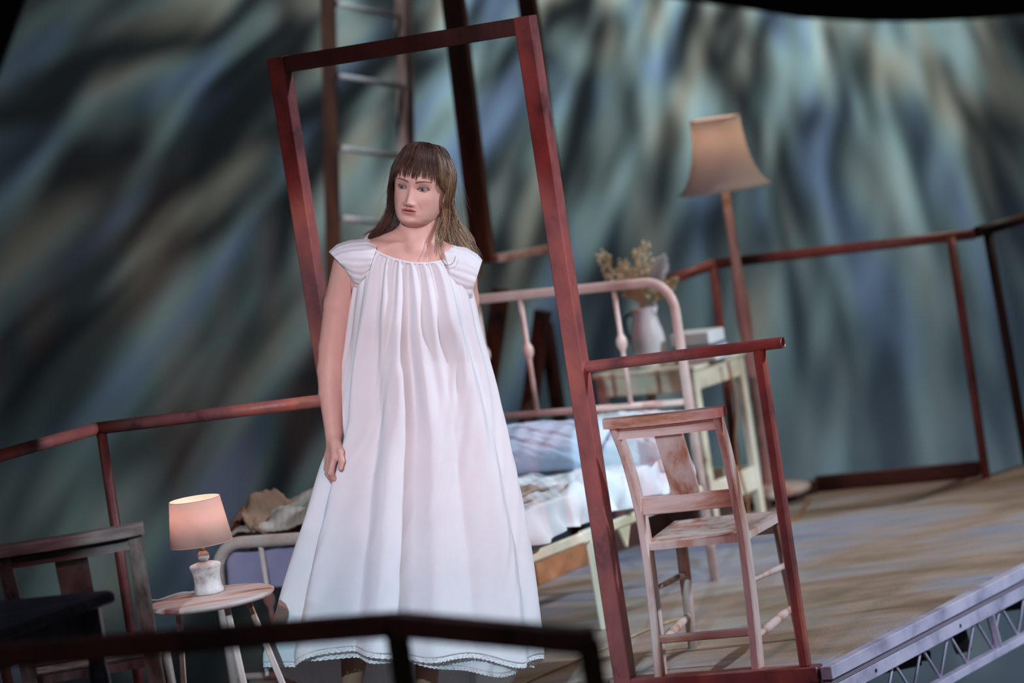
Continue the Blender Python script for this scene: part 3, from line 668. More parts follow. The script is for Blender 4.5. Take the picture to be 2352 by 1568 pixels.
# books
def book(label, loc, rz, w_, d_, h, mat, pages=True):
    root = thing('book', loc, label, 'book', 'books on the bedside stand', rz=rz)
    m = MB(); m.box((0, 0, .0015), (w_, d_, .003), .001); m.build('cover', mat, root)
    m = MB(); m.box((0, 0, h-.0015), (w_, d_, .003), .001); m.build('cover', mat, root)
    m = MB(); m.box((-w_/2+.0015, 0, h/2), (.003, d_, h-.001), .001); m.build('spine', mat, root)
    m = MB(); m.box((.001, 0, h/2), (w_-.010, d_-.010, h-.0065), .0005); m.build('pages', 'book_white', root)
bz = Hn+.0025; bl = NF+np_(.045, .15, bz); ra = math.atan2(NW.y, NW.x)
book('maroon book at the bottom of the small stack on the bedside stand', bl, ra+.05, .165, .12, .025, 'book_brown')
book('blue book in the middle of the small stack on the bedside stand', bl+UPZ*.0255, ra+.12, .160, .11, .033, 'book_blue')
bx = thing('white_box', bl+UPZ*.059+NW*-.012, 'white slipcase lying on top of the blue book on the bedside stand', 'box', rz=ra+.02)
m = MB(); m.box((0, 0, .0255), (.158, .115, .045), .003); m.build('body', 'book_white', bx)
m = MB(); m.box((0, 0, .0015), (.166, .121, .003), .001); m.build('flap', 'book_brown', bx)

# ================================================================ FLOOR LAMP
fl_ = Vector((.862, 3.05, 0)); fl = thing('floor_lamp', fl_, 'pink painted floor lamp with a flared peach shade, far right of the bed', 'floor lamp')
m = MB(); m.lathe([(.0, .03), (.135, .03), (.150, .036), (.155, .046), (.150, .056), (.12, .063), (.05, .068), (.03, .075), (.0, .075)], (0, 0, 0), 48); m.build('base', 'limed', fl)
for k in range(3):
    a = k*2.094+.3; m = MB(); m.lathe([(.0, 0), (.013, .002), (.018, .014), (.014, .03), (0, .031)], (.105*math.cos(a), .105*math.sin(a), 0), 16); m.build('foot', 'pink_wood', fl)
m = MB(); m.lathe([(.03, .07), (.022, .10), (.017, .13), (.0165, .38), (.023, .40), (.018, .425), (.020, .60), (.026, .66), (.0275, .76), (.026, .80), (.021, .83), (.0235, .85), (.0185, .875), (.0155, 1.20)], (0, 0, 0), 24); m.build('pole', 'pink_wood', fl)
zs = 1.182; prof = [(.170, 0), (.155, .012), (.138, .035), (.122, .07), (.109, .11), (.099, .16), (.094, .21), (.0925, .262)]
m = MB(); m.lathe([(r, zs+z) for r, z in prof], (0, 0, 0), 64, cap=False); shd = m.build('shade', 'shade_peach', fl, solid=.002)
for r, z in (prof[0], prof[-1]): 
    m = MB(); m.tube([(r*math.cos(2*math.pi*k/48), r*math.sin(2*math.pi*k/48), zs+z) for k in range(48)], .003, 8, closed=True); m.build('rim', 'shade_peach', shd)
def bulb(root, z, r, power, col, em):
    m = MB(); m.lathe([(0, -r*1.6), (r*.45, -r*1.5), (r*.5, -r), (r, 0), (r*.7, r*.75), (0, r)], (0, 0, z), 24); mat = bpy.data.materials.new('glowing bulb'); mat.use_nodes = True
    b = mat.node_tree.nodes['Principled BSDF']; b.inputs['Emission Color'].default_value = (*col, 1); b.inputs['Emission Strength'].default_value = em; b.inputs['Base Color'].default_value = (1, .9, .7, 1)
    o = m.build('bulb', mat, root)
    l = bpy.data.lights.new('bulb_light', 'POINT'); l.energy = power; l.color = col; l.shadow_soft_size = .03
    lo = bpy.data.objects.new('bulb_light', l); C.objects.link(lo); lo.parent = root; lo.location = (0, 0, z+r*1.35+.02)
bulb(fl, zs+.14, .024, .75, (1.0, .78, .58), 2)

# ================================================================ SMALL ROUND TABLE AND TABLE LAMP
tc_ = Vector((-.922, -.491, 0)); st = thing('round_side_table', tc_, 'small round side table with pale painted splayed legs, under the lit table lamp', 'table')
m = MB(); m.lathe([(0, .484), (.150, .484), (.168, .488), (.1735, .494), (.173, .500), (.166, .503), (0, .503)], (0, 0, 0), 72); m.build('tabletop', 'limed_h', st)
for a, sp_ in ((3.6, .05), (-1.1, .075), (-.25, .125), (1.3, .07)):
    d = Vector((math.cos(a), math.sin(a), 0)); m = MB(); m.beam(d*.10+UPZ*.487, d*(.10+sp_), .017, .014, up=(0, 1, 0), ch=.003); m.build('leg', 'limed', st)
tl_ = on_z(481, 1361, .5035); tl = thing('table_lamp', tl_, 'lit table lamp with a blush drum shade and carved white base on the round table', 'table lamp')
m = MB(); m.lathe([(0, 0), (.040, 0), (.0415, .004), (.041, .014), (.038, .019), (.0385, .024), (.037, .028), (.0365, .045), (.039, .060), (.0435, .074), (.0440, .078), (.041, .082), (.025, .087), (.009, .089), (0, .089)], (0, 0, 0), 48); m.build('base', 'ceramic', tl)
m = MB(); m.lathe([(0, -.017), (.009, -.0145), (.015, -.008), (.0165, 0), (.015, .008), (.009, .0145), (0, .017)], (0, 0, .104), 28); m.build('ball', 'ceramic', tl)
m = MB(); m.lathe([(.0, .118), (.007, .119), (.0065, .125), (.012, .129), (.0125, .145), (.010, .149), (.010, .17), (0, .17)], (0, 0, 0), 24); m.build('socket', 'brass', tl)
zb = .140
m = MB(); m.lathe([(.0870, zb), (.0700, zb+.124)], (0, 0, 0), 72, cap=False); shd = m.build('shade', 'shade_pink', tl, solid=.0015)
for r, z in ((.0870, zb), (.0700, zb+.124)):
    m = MB(); m.tube([(r*math.cos(2*math.pi*k/60), r*math.sin(2*math.pi*k/60), z) for k in range(60)], .0012, 6, closed=True); m.build('rim', 'shade_pink', shd)
bulb(tl, zb+.055, .018, .62, (1.0, .72, .52), 3)
# its cord
k0 = tl_+Vector((-.035, .015, .004)); P = curve_pts([k0, k0+Vector((-.045, .01, .004)), tc_+Vector((-.145, .05, .507)), tc_+Vector((-.180, .03, .50)), tc_+Vector((-.172, .02, .38)), tc_+Vector((-.150, .02, .2)), tc_+Vector((-.19, .0, .05)), tc_+Vector((-.28, .02, .006)), tc_+Vector((-.42, .05, .006))], 60)
m = MB(); m.tube([p-tc_ for p in P], .0028, 8); o = m.build('power_cord', 'cord'); o.location = tc_; tag(o, 'thin pale cord from the table lamp looping over the round table edge', 'cord')
P = curve_pts([fl_+Vector((-.12, -.08, .04)), fl_+Vector((-.16, -.2, .2)), Vector((.74, 2.70, .60)), Vector((.72, 2.66, .30)), Vector((.73, 2.55, .05)), Vector((.74, 2.50, .006)), Vector((.80, 2.42, .006))], 50)
P = curve_pts([on_y(1672, 830, 2.55), on_y(1690, 930, 2.55), on_y(1688, 1010, 2.55), on_y(1698, 1080, 2.55), Vector((.745, 2.52, .10)), Vector((.75, 2.50, .006)), Vector((.90, 2.55, .006)), Vector((1.0, 2.95, .006))], 60)
m = MB(); m.tube([p-P[0] for p in P], .0048, 8); o = m.build('power_cord', 'cord_orange'); o.location = P[0]; tag(o, 'orange brown cord hanging down beside the bedside stand', 'cord')

# ================================================================ DARK TABLE, LOWER LEFT
dt_ = Vector((-1.30, -1.9, 0)); dt = thing('dark_table', dt_, 'dark blue black painted table cut off by the lower left corner', 'table')
cr_ = on_z(276, 1351, .72); e1 = (on_z(0, 1378, .72)-cr_).normalized(); e2 = (on_z(0, 1445, .72)-cr_); e2.normalize()
Lx, Ly = .95, .62
def tb(a, b): return cr_+e1*a+e2*b
cs = [tb(.0, 0), tb(Lx, 0), tb(Lx, 0)+e2*Ly, tb(0, Ly)]
def rounded(cs, r=.035):
    out = []
    for i, c in enumerate(cs):
        a, b = (cs[i-1]-c).normalized(), (cs[(i+1) % 4]-c).normalized()
        for k in range(6):
            t = k/5; out.append((c+a*r*(1-t)**2+b*r*t**2))
    return out
R4 = rounded(cs); m = MB()
vs_ = []; cen = (cs[0]+cs[2])/2
for sc, z in ((.985, .690), (1, .696), (1, .708), (.99, .716), (.975, .720)):
    for p in R4: q = cen+(p-cen)*sc; vs_.append(Vector((q.x, q.y, z))-dt_)
n = len(R4); m.add(vs_, [(i*n+k, i*n+(k+1) % n, (i+1)*n+(k+1) % n, (i+1)*n+k) for i in range(4) for k in range(n)]+[tuple(range(n-1, -1, -1)), tuple(4*n+k for k in range(n))], False)
m.build('tabletop', 'navy', dt)
for a, b in ((.05, .06), (Lx-.05, .06), (.05, Ly-.05), (Lx-.05, Ly-.05)):
    p = tb(a, b)-dt_; m = MB(); m.box((p.x, p.y, .645), (.055, .055, .09), .004)
    m.lathe([(.018, .60), (.024, .59), (.026, .57), (.020, .56), (.024, .53), (.028, .45), (.022, .34), (.018, .30), (.027, .28), (.027, .26), (.017, .24), (.015, .10), (.020, .06), (.018, .0)], (p.x, p.y, 0), 20); m.build('leg', 'navy', dt)
for (a0, b0, a1, b1) in ((.07, .06, Lx-.07, .06), (.05, .08, .05, Ly-.07), (Lx-.05, .08, Lx-.05, Ly-.07)):
    m = MB(); p, q = tb(a0, b0)-dt_, tb(a1, b1)-dt_; p.z = q.z = .65; m.beam(p, q, .018, .07, up=(0, 0, 1)); m.build('apron', 'navy', dt)

# ================================================================ SMALL THINGS ON THE DECK
P = [on_z(x, y, .006) for x, y in ((1180, 1590), (1210, 1566), (1260, 1543), (1320, 1519), (1345, 1508), (1395, 1485), (1430, 1470), (1500, 1440), (1560, 1420))]
P = curve_pts(P, 40); m = MB(); m.tube([p-P[0] for p in P], .0035, 8); o = m.build('thin_rope', 'rope'); o.location = P[0]; tag(o, 'thin tan rope lying across the deck behind the rail post', 'rope')
def rag(label, loc, w_, d_, h, mat, seed):
    m = MB(); m.grid(lambda u, v: ((u-.5)*w_*(1+.2*noise1(v*5, seed, seed)), (v-.5)*d_*(1+.2*noise1(u*5, seed, 2)), .004+h*max(0, (.45+.55*noise1(u*5+seed, v*6, seed)))*math.sin(math.pi*u)**.5*math.sin(math.pi*v)**.5), 26, 20)
    o = m.build('cloth_scrap', mat, solid=.003); o.location = loc; tag(o, label, 'cloth'); return o
rag('crumpled pale blue cloth on the deck by the left ankle', on_z(752, 1590, 0), .055, .06, .085, 'blue_cloth', 5)
rag('small white cloth scrap on the deck under the right of the hem', on_z(1115, 1560, 0), .05, .05, .03, 'white_cloth', 2)

# ================================================================ THE WOMAN (stands plumb)
WY = -.22
worigin = on_y(915, 1678, WY, 0)
woman = thing('person', worigin, 'woman with long brown hair and a fringe in a loose white nightgown, standing looking aside', 'person', plumb=True)
def wp(x, y, d=0.0): return on_y(x, y, WY+d, 0)-worigin        # picture point at depth d behind her own plane -> her coordinates

def vertex_mat(name, rough, spec, sss=0.0):
    m = bpy.data.materials.new(name); m.use_nodes = True; nt = m.node_tree; n = nt.nodes; L = nt.links; b = n['Principled BSDF']
    at = n.new('ShaderNodeAttribute'); at.attribute_name = 'tone'
    ns = n.new('ShaderNodeTexNoise'); ns.inputs['Scale'].default_value = 26; ns.inputs['Detail'].default_value = 4
    mx = n.new('ShaderNodeMix'); mx.data_type = 'RGBA'; mx.blend_type = 'MULTIPLY'; mx.inputs[0].default_value = .25
    cr = n.new('ShaderNodeValToRGB'); cr.color_ramp.elements[0].color = (.80, .70, .68, 1); cr.color_ramp.elements[1].color = (1, 1, 1, 1); cr.color_ramp.elements[0].position = .3; cr.color_ramp.elements[1].position = .6
    L.new(ns.outputs[0], cr.inputs[0]); L.new(at.outputs['Color'], mx.inputs[6]); L.new(cr.outputs[0], mx.inputs[7]); L.new(mx.outputs[2], b.inputs['Base Color'])
    b.inputs['Roughness'].default_value = rough; b.inputs['Specular IOR Level'].default_value = spec
    b.inputs['Subsurface Weight'].default_value = sss; b.inputs['Subsurface Radius'].default_value = (1, .3, .15); b.inputs['Subsurface Scale'].default_value = .006
    return m
MT['skin'] = vertex_mat('skin', .5, .35, .12)

def nets(prims, lo, hi, h, k=.02):
    """smooth union of round cones (p0, p1, r0, r1) on a grid, turned into a quad mesh (surface nets)"""
    lo = np.array(lo); hi = np.array(hi); n = np.ceil((hi-lo)/h).astype(int)+1
    D = np.full(n, 1.0, np.float32)
    for p0, p1, r0, r1 in prims:
        p0 = np.array(p0, float); p1 = np.array(p1, float); R = max(r0, r1)+k+3*h
        a = np.maximum(0, np.floor((np.minimum(p0, p1)-R-lo)/h).astype(int)); b = np.minimum(n, np.ceil((np.maximum(p0, p1)+R-lo)/h).astype(int)+1)
        if (a >= b).any(): continue
        X, Y, Z = np.meshgrid(*[lo[i]+h*np.arange(a[i], b[i]) for i in range(3)], indexing='ij')
        d = p1-p0; L2 = (d*d).sum()+1e-12
        t = np.clip(((X-p0[0])*d[0]+(Y-p0[1])*d[1]+(Z-p0[2])*d[2])/L2, 0, 1)
        q = np.sqrt((X-p0[0]-t*d[0])**2+(Y-p0[1]-t*d[1])**2+(Z-p0[2]-t*d[2])**2)-(r0+(r1-r0)*t)
        S = D[a[0]:b[0], a[1]:b[1], a[2]:b[2]]
        hh = np.clip(.5+.5*(S-q)/k, 0, 1)
        S[...] = S*(1-hh)+q*hh-k*hh*(1-hh)
    D[0] = D[-1] = 1; D[:, 0] = D[:, -1] = 1; D[:, :, 0] = D[:, :, -1] = 1
    ins = D < 0
    acc = np.zeros(tuple(n-1)+(3,)); cnt = np.zeros(tuple(n-1))
    for ax in range(3):
        sl0 = [slice(None)]*3; sl1 = [slice(None)]*3; sl0[ax] = slice(0, -1); sl1[ax] = slice(1, None)
        A, B = D[tuple(sl0)], D[tuple(sl1)]; cr = (A < 0) != (B < 0); I = np.argwhere(cr); t = A[cr]/(A[cr]-B[cr])
        P = I.astype(float); P[:, ax] += t
        o1, o2 = [q for q in range(3) if q != ax]
        for da in (0, 1):
            for db in (0, 1):
                J = I.copy(); J[:, o1] -= da; J[:, o2] -= db
                ok = (J >= 0).all(1) & (J < n-1).all(1); J = J[ok]
                np.add.at(acc, tuple(J.T), P[ok]); np.add.at(cnt, tuple(J.T), 1)
    cells = np.argwhere(cnt > 0); idx = -np.ones(tuple(n-1), int); idx[tuple(cells.T)] = np.arange(len(cells))
    V = lo+h*(acc[tuple(cells.T)]/cnt[tuple(cells.T)][:, None]); Fs = []
    for ax in range(3):
        sl0 = [slice(None)]*3; sl1 = [slice(None)]*3; sl0[ax] = slice(0, -1); sl1[ax] = slice(1, None)
        A, B = ins[tuple(sl0)], ins[tuple(sl1)]; I = np.argwhere(A != B); fl = A[A != B]
        o1, o2 = [(1, 2), (2, 0), (0, 1)][ax]
        q = []
        for da, db in ((0, 0), (1, 0), (1, 1), (0, 1)):
            J = I.copy(); J[:, o1] -= da; J[:, o2] -= db; q.append(idx[tuple(J.T)])
        q = np.stack(q, 1); ok = (q >= 0).all(1); q = q[ok]; fl = fl[ok]; q[~fl] = q[~fl][:, ::-1]; Fs.append(q)
    Fq = np.concatenate(Fs)
    # two rounds of smoothing
    for _ in range(2):
        s = np.zeros_like(V); c = np.zeros(len(V))
        for a, b in ((0, 1), (1, 2), (2, 3), (3, 0)):
            np.add.at(s, Fq[:, a], V[Fq[:, b]]); np.add.at(c, Fq[:, a], 1)
        V = V*.5+.5*s/np.maximum(c, 1)[:, None]
    return V, Fq
W_ = lambda x, y, d=0.0: tuple(wp(x, y, d))
SKIN = np.array([.69, .42, .355]); SKIN_ARM = np.array([.66, .39, .33]); SKIN_LEG_SHADED = np.array([.30, .165, .105])  # leg tone: tanned skin with its shade put into the colour
VV, FF, TT = [], [], []
def addpart(V, Fq, col):
    o = sum(len(v) for v in VV); VV.append(V); FF.append(np.asarray(Fq)+o); TT.append(np.tile(col, (len(V), 1)) if np.ndim(col) == 1 else col)
# trunk, neck, shoulders
tr_ = [(W_(966, 500, .018), W_(952, 556, .022), .050, .054), (W_(952, 552, .03), W_(820, 594, .02), .046, .040), (W_(955, 556, .03), W_(1052, 604, .02), .046, .038),
       (W_(875, 616, .008), W_(1012, 622, .008), .068, .066), (W_(955, 575, -.040), W_(850, 566, -.012), .014, .012), (W_(955, 577, -.040), W_(1035, 578, -.012), .014, .012),
       (W_(930, 640, .01), W_(930, 800, .01), .10, .10), (W_(930, 800, .01), W_(925, 1060, .03), .10, .135),
       (W_(985, 515, -.004), W_(958, 575, -.045), .010, .008), (W_(935, 520, .002), W_(948, 575, -.045), .010, .008),
       (W_(812, 606, .014), W_(808, 640, .014), .040, .036), (W_(1062, 622, .02), W_(1066, 690, .05), .042, .038), (W_(1066, 690, .05), W_(1062, 800, .10), .038, .034), (W_(1062, 800, .10), W_(985, 960, .15), .032, .024),
       (W_(880, 1060, .02), W_(826, 1330, .01), .085, .060), (W_(980, 1060, .02), W_(985, 1330, .01), .085, .060),
       (W_(826, 1330, .01), W_(817, 1475, .025), .054, .043), (W_(817, 1475, .025), W_(806, 1590, .02), .043, .027), (W_(806, 1590, .02), W_(803, 1640, .02), .026, .030),
       (W_(985, 1330, .01), W_(983, 1480, .025), .052, .038), (W_(983, 1480, .025), W_(979, 1600, .02), .040, .028), (W_(979, 1600, .02), W_(977, 1652, .02), .027, .030),
       (W_(803, 1648, .02), W_(790, 1672, -.13), .030, .020), (W_(977, 1655, .02), W_(985, 1668, -.13), .030, .020)]
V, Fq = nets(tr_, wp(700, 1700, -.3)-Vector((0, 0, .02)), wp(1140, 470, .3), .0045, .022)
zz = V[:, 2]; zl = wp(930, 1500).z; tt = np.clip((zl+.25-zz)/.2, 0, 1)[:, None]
addpart(V, Fq, SKIN*(1-tt)+SKIN_LEG_SHADED*tt)
# right arm and hand (picture left), one continuous surface
arm = [(W_(800, 612, .012), W_(776, 700, .018), .045, .0395), (W_(776, 700, .018), W_(762, 800, .02), .0395, .0375), (W_(762, 800, .02), W_(758, 850, .01), .0370, .0360),
       (W_(758, 850, .01), W_(758, 905, -.015), .0355, .0320), (W_(758, 905, -.015), W_(766, 995, -.065), .0315, .0235), (W_(766, 995, -.065), W_(766, 1012, -.072), .0215, .0215)]
k1 = [(-.108, 771, 1050, 'i'), (-.094, 766, 1054, 'm'), (-.080, 760, 1052, 'r'), (-.068, 754, 1046, 'p')]
hand = []
for (d, x, y, nme), rr in zip(k1, (.0105, .0108, .010, .0090)):
    hand.append((W_(765+(x-765)*.35, 1010, -.075+(d+.085)*.5), W_(x, y, d), .0125, rr+.001))
FG = {'i': [(768, 1050, -.108), (760, 1086, -.118), (768, 1099, -.110), (777, 1107, -.098)],
      'm': [(764, 1054, -.094), (756, 1091, -.103), (765, 1104, -.096), (774, 1110, -.084)],
      'r': [(758, 1052, -.080), (753, 1087, -.087), (762, 1100, -.080), (771, 1105, -.070)],
      'p': [(752, 1046, -.068), (750, 1076, -.072), (758, 1088, -.066), (766, 1093, -.058)]}
RG = {'i': (.0095, .0085, .0078, .0065), 'm': (.0098, .0088, .0080, .0066), 'r': (.0092, .0083, .0076, .0063), 'p': (.0082, .0074, .0068, .0056)}
thumb = [(774, 1018, -.088), (783, 1038, -.112), (785, 1058, -.122), (782, 1076, -.126)]
V, Fq = nets(arm+hand, wp(700, 1120, -.2), wp(850, 540, .12), .0030, .012)
fing = []
# hand region at a finer pitch: fingers with a small blend so they stay apart
for nme in 'imrp':
    P, R_ = FG[nme], RG[nme]
    for j in range(3): fing.append((W_(*P[j]), W_(*P[j+1]), R_[j], R_[j+1]))
th = [(W_(*thumb[j]), W_(*thumb[j+1]), (.0125, .0105, .0095, .0075)[j], (.0105, .0095, .0075, .0070)[j+1]) for j in range(3)]
allp = arm+hand+th+fing
def nets_hand():
    return nets(allp, wp(715, 1125, -.16), wp(810, 560, .08), .0023, .0065)
V, Fq = nets_hand()
addpart(V, Fq, SKIN_ARM)

# head
def ip(z, T): 
    zs = [a for a, _ in T]; return np.interp(z, zs, [b for _, b in T])
NA, NZ = 300, 250
ta = np.linspace(-math.pi, math.pi, NA, endpoint=False); az = ta-.55*np.sin(ta)
zs_ = np.linspace(-.120, .1165, NZ)
def sm(T):                                             # smooth the profile tables
    z = np.linspace(-.14, .13, 541); v = ip(z, T); kk = np.exp(-np.linspace(-2, 2, 33)**2); kk /= kk.sum(); vv = np.convolve(np.pad(v, 16, 'edge'), kk, 'valid'); return z, vv
TW = sm([(-.14, .004), (-.118, .010), (-.109, .020), (-.103, .030), (-.097, .0395), (-.089, .0455), (-.08, .0530), (-.06, .0612), (-.04, .0660), (-.02, .0690), (0, .0712), (.02, .0735), (.04, .073), (.06, .070), (.08, .062), (.10, .046), (.112, .026), (.117, .008), (.13, 0)])
TF = sm([(-.14, .005), (-.119, .012), (-.1095, .034), (-.105, .056), (-.100, .073), (-.095, .082), (-.09, .0855), (-.08, .085), (-.067, .088), (-.05, .089), (-.03, .088), (-.01, .086), (.01, .088), (.025, .0915), (.045, .090), (.06, .084), (.08, .070), (.10, .046), (.112, .024), (.117, .008), (.13, 0)])
TB = sm([(-.14, .03), (-.127, .036), (-.10, .05), (-.07, .068), (-.03, .085), (0, .094), (.03, .098), (.06, .092), (.08, .078), (.10, .052), (.112, .026), (.117, .008), (.13, 0)])
A_, Z_ = np.meshgrid(az, zs_)
wx = np.interp(Z_, *TW); fy = np.interp(Z_, *TF); by = np.interp(Z_, *TB)
front = np.cos(A_) > 0
n_ = np.where(front, 2.25, 2.0)
X_ = wx*np.sign(np.sin(A_))*np.abs(np.sin(A_))**(2/n_); Y_ = np.where(front, -fy, by)*np.abs(np.cos(A_))**(2/n_)
fr = np.clip(np.cos(A_)*1.6, 0, 1)
G = lambda x0, z0, sx, sz: np.exp(-((X_-x0)/sx)**2-((Z_-z0)/sz)**2)
dsp = np.zeros_like(X_)
amp = np.interp(Z_, [-.056, -.052, -.047, -.041, -.034, -.018, 0, .012, .022], [0, .003, .0130, .0188, .0172, .0108, .0050, .0022, 0])
sg = np.interp(Z_, [-.055, -.041, -.018, .01], [.0118, .0100, .0078, .0095])
dsp += amp*np.exp(-(np.abs(X_)/sg)**2.1)
for s in (-1, 1):
    dsp += .0070*G(s*.0120, -.0425, .0056, .0060)                    # nostril wings
    dsp += -.0060*G(s*.0062, -.0500, .0034, .0024)                   # nostrils
    dsp += -.0080*G(s*.0290, .004, .0175, .0125)                     # orbit
    dsp += .0014*G(s*.030, .021, .020, .0070)                        # brow ridge
    dsp += .0048*G(s*.043, -.030, .019, .019)                        # cheek
    dsp += -.0012*np.exp(-((X_*s-.024-(-.040-Z_)*.45)/.0040)**2-((Z_+.053)/.013)**2)
    dsp += -.0011*G(s*.0248, -.0625, .0040, .005)                      # mouth corners
    dsp += .0035*G(s*.045, -.078, .020, .022)                        # jaw fullness
dsp += .0005*G(.0055, .016, .0016, .010)+.0005*G(-.0045, .016, .0016, .010)-.0005*G(0, .016, .0016, .010)   # frown lines
dsp += -.0010*G(0, -.054, .0030, .005)                                # philtrum
dsp += .0030*G(0, -.092, .018, .012)-.0022*G(0, -.0775, .016, .0045)
# mouth
mz = -.0618; mw = .0222; q = np.clip(1-(X_/mw)**2, 0, 1)
up_t = mz+.0022+.0060*q**.75-.0016*np.exp(-(X_/.0035)**2)+.0006*np.exp(-((np.abs(X_)-.006)/.004)**2)
up_b = mz+.0012*q**.6; lo_t = mz-.0015*q**.6; lo_b = mz-.0022-.0084*q**.8
inU = (Z_ < up_t) & (Z_ > up_b) & (np.abs(X_) < mw) & front; inL = (Z_ < lo_t) & (Z_ > lo_b) & (np.abs(X_) < mw) & front
gap = (Z_ <= up_b) & (Z_ >= lo_t) & (np.abs(X_) < mw) & front
dsp += .0036*np.exp(-((Z_-(up_t+up_b)/2)/.0035)**2)*q**.5*(np.abs(X_) < mw)+.0050*np.exp(-((Z_-(lo_t+lo_b)/2)/.0045)**2)*q**.5*(np.abs(X_) < mw)
dsp -= .0075*gap*q**.5
# eyes: lid shells bulge over the ball, the almond between them sinks behind it
EX, EZ = .0308, .0012; ER = .0124; eyec = {}
lash_shade = np.zeros_like(X_); lidc = np.zeros_like(X_); hole = np.zeros(X_.shape, bool)
for s in (-1, 1):
    xl = (X_-s*EX)*s; r2 = xl**2+(Z_-EZ)**2
    hw = .0162; qq = np.clip(1-(xl/hw)**2, 0, 1); slope = .08*xl
    zu = EZ+slope+.0059*qq**.62; zlw = EZ+slope-.0052*qq**.75
    bul = np.sqrt(np.clip((ER+.0012)**2-r2, 0, None))
    base = -(Y_-dsp)                                              # current forward depth
    i0 = np.unravel_index(np.argmin((X_-s*EX)**2+(Z_-EZ)**2+(~front)*1), X_.shape)
    cy = base[i0]-.0080                                       # eye centre depth so that the front stands 1.4 mm out of the socket
    eyec[s] = (s*EX, -(cy), EZ)
    lidsurf = cy+bul
    wgt = np.clip((ER+.0012-np.sqrt(r2))/.0020, 0, 1)*(front)
    newf = np.where(wgt > 0, np.maximum(base, lidsurf*wgt+base*(1-wgt)), base)
    inside = (Z_ < zu) & (Z_ > zlw) & (np.abs(xl) < hw) & front
    soft = np.clip(np.minimum(zu-Z_, Z_-zlw)/.0010, 0, 1)*inside
    newf = newf-.0065*soft
    dsp = dsp+(newf-base); hole |= inside
    lash_shade = np.maximum(lash_shade, np.exp(-((Z_-zu-.0004)/(.0014+.0009*np.clip(xl/.014, 0, 1)))**2)*(np.abs(xl) < hw*1.06)*front)
    lash_shade = np.maximum(lash_shade, .45*np.exp(-((Z_-zlw+.0004)/.0008)**2)*(np.abs(xl) < hw)*front)
    lidc = np.maximum(lidc, np.exp(-((Z_-zu-.0034-.0005)/.0009)**2)*(np.abs(xl) < hw*.95)*front)
Yf = Y_-dsp*fr
# colour
col = np.tile(SKIN, X_.shape+(1,)).astype(float)
def mixc(c, m_): global col; m_ = np.clip(m_, 0, 1)[..., None]; col = col*(1-m_)+np.array(c)*m_
for s in (-1, 1):
    mixc((.60, .25, .22), .42*G(s*.045, -.032, .018, .016)*fr)
    mixc((.46, .23, .21), .45*np.exp(-((X_*s-.028)/.020)**2-((Z_-.0085)/.0065)**2)*fr)
    xb = X_*s; t = np.clip((xb-.011)/.040, 0, 1); zb_ = .0180+.0080*np.sin(t*math.pi*.62)-.0025*t; th_ = .0023*(1-t)**.5+.0009
    mixc((.14, .07, .05), .9*np.exp(-((Z_-zb_)/th_)**4)*(xb > .0105)*(xb < .0505)*fr)
mixc((.62, .30, .25), .22*G(0, -.041, .012, .010)*fr)
mixc((.16, .06, .045), .8*(G(.0062, -.0505, .0030, .0018)+G(-.0062, -.0505, .0030, .0018))*fr)
mixc((.20, .085, .065), .5*lidc); mixc((.035, .018, .015), .95*lash_shade)  # lash line darkened to hold the upper lid's shadow as well
mixc((.44, .13, .12), .95*inU*np.clip((up_t-Z_)/.0012, .5, 1)); mixc((.56, .19, .18), .92*inL*np.clip((Z_-lo_b)/.003, .3, 1)); mixc((.05, .015, .012), .95*gap)
mixc((.40, .22, .19), hole*.6)
HP = np.stack([X_, Yf, Z_], -1).reshape(-1, 3)
fq = [(j*NA+i, j*NA+(i+1) % NA, (j+1)*NA+(i+1) % NA, (j+1)*NA+i) for j in range(NZ-1) for i in range(NA)]
HC = Vector(wp(967, 435.5, .0)); HC.y = .012
HM = Matrix.Translation(HC) @ Matrix.Rotation(math.radians(6.5), 4, 'Y') @ Matrix.Rotation(math.radians(-17), 4, 'Z') @ Matrix.Rotation(math.radians(-2), 4, 'X')
HMn = np.array(HM)
top = np.array([[0, 0, .118]]); bot = np.array([[0, .01, -.121]])
HPa = np.concatenate([HP, top, bot]); HW = HPa @ HMn[:3, :3].T+HMn[:3, 3]
colf = np.concatenate([col.reshape(-1, 3), [SKIN], [SKIN]])
nh = len(HP)
tri = [((NZ-1)*NA+i, (NZ-1)*NA+(i+1) % NA, nh, nh) for i in range(NA)]+[((i+1) % NA, i, nh+1, nh+1) for i in range(NA)]
addpart(HW, np.array(fq+tri), colf)
# ears
for s in (-1, 1):
    m = MB()
    def ef(u, v):
        a = u*2*math.pi; r = v; ez = math.cos(a)*.030*(1 if math.cos(a) > 0 else 1.0)*r; ey = math.sin(a)*.018*r*(1.0 if math.cos(a) > -.2 else .75)
        rimh = .0055*math.exp(-((v-.86)/.12)**2)-.003*math.exp(-((v-.45)/.25)**2)
        return (s*(.0665+.62*(ey+.016)+rimh), .010+ey*.8, -.020+ez)
    m.grid(ef, 40, 12, closed_u=True); E_ = np.array(m.v) @ HMn[:3, :3].T+HMn[:3, 3]; addpart(E_, np.array(m.f), np.array([.60, .33, .27]))
V = np.concatenate(VV); T_ = np.concatenate(TT); faces = []
for f in np.concatenate(FF): faces.append(tuple(f[:3]) if f[2] == f[3] else tuple(f))
me = bpy.data.meshes.new('body'); me.from_pydata(V.tolist(), [], [tuple(int(i) for i in f) for f in faces]); me.polygons.foreach_set('use_smooth', [True]*len(me.polygons))
at = me.color_attributes.new('tone', 'FLOAT_COLOR', 'POINT'); at.data.foreach_set('color', np.concatenate([T_, np.ones((len(T_), 1))], 1).astype(np.float32).ravel())
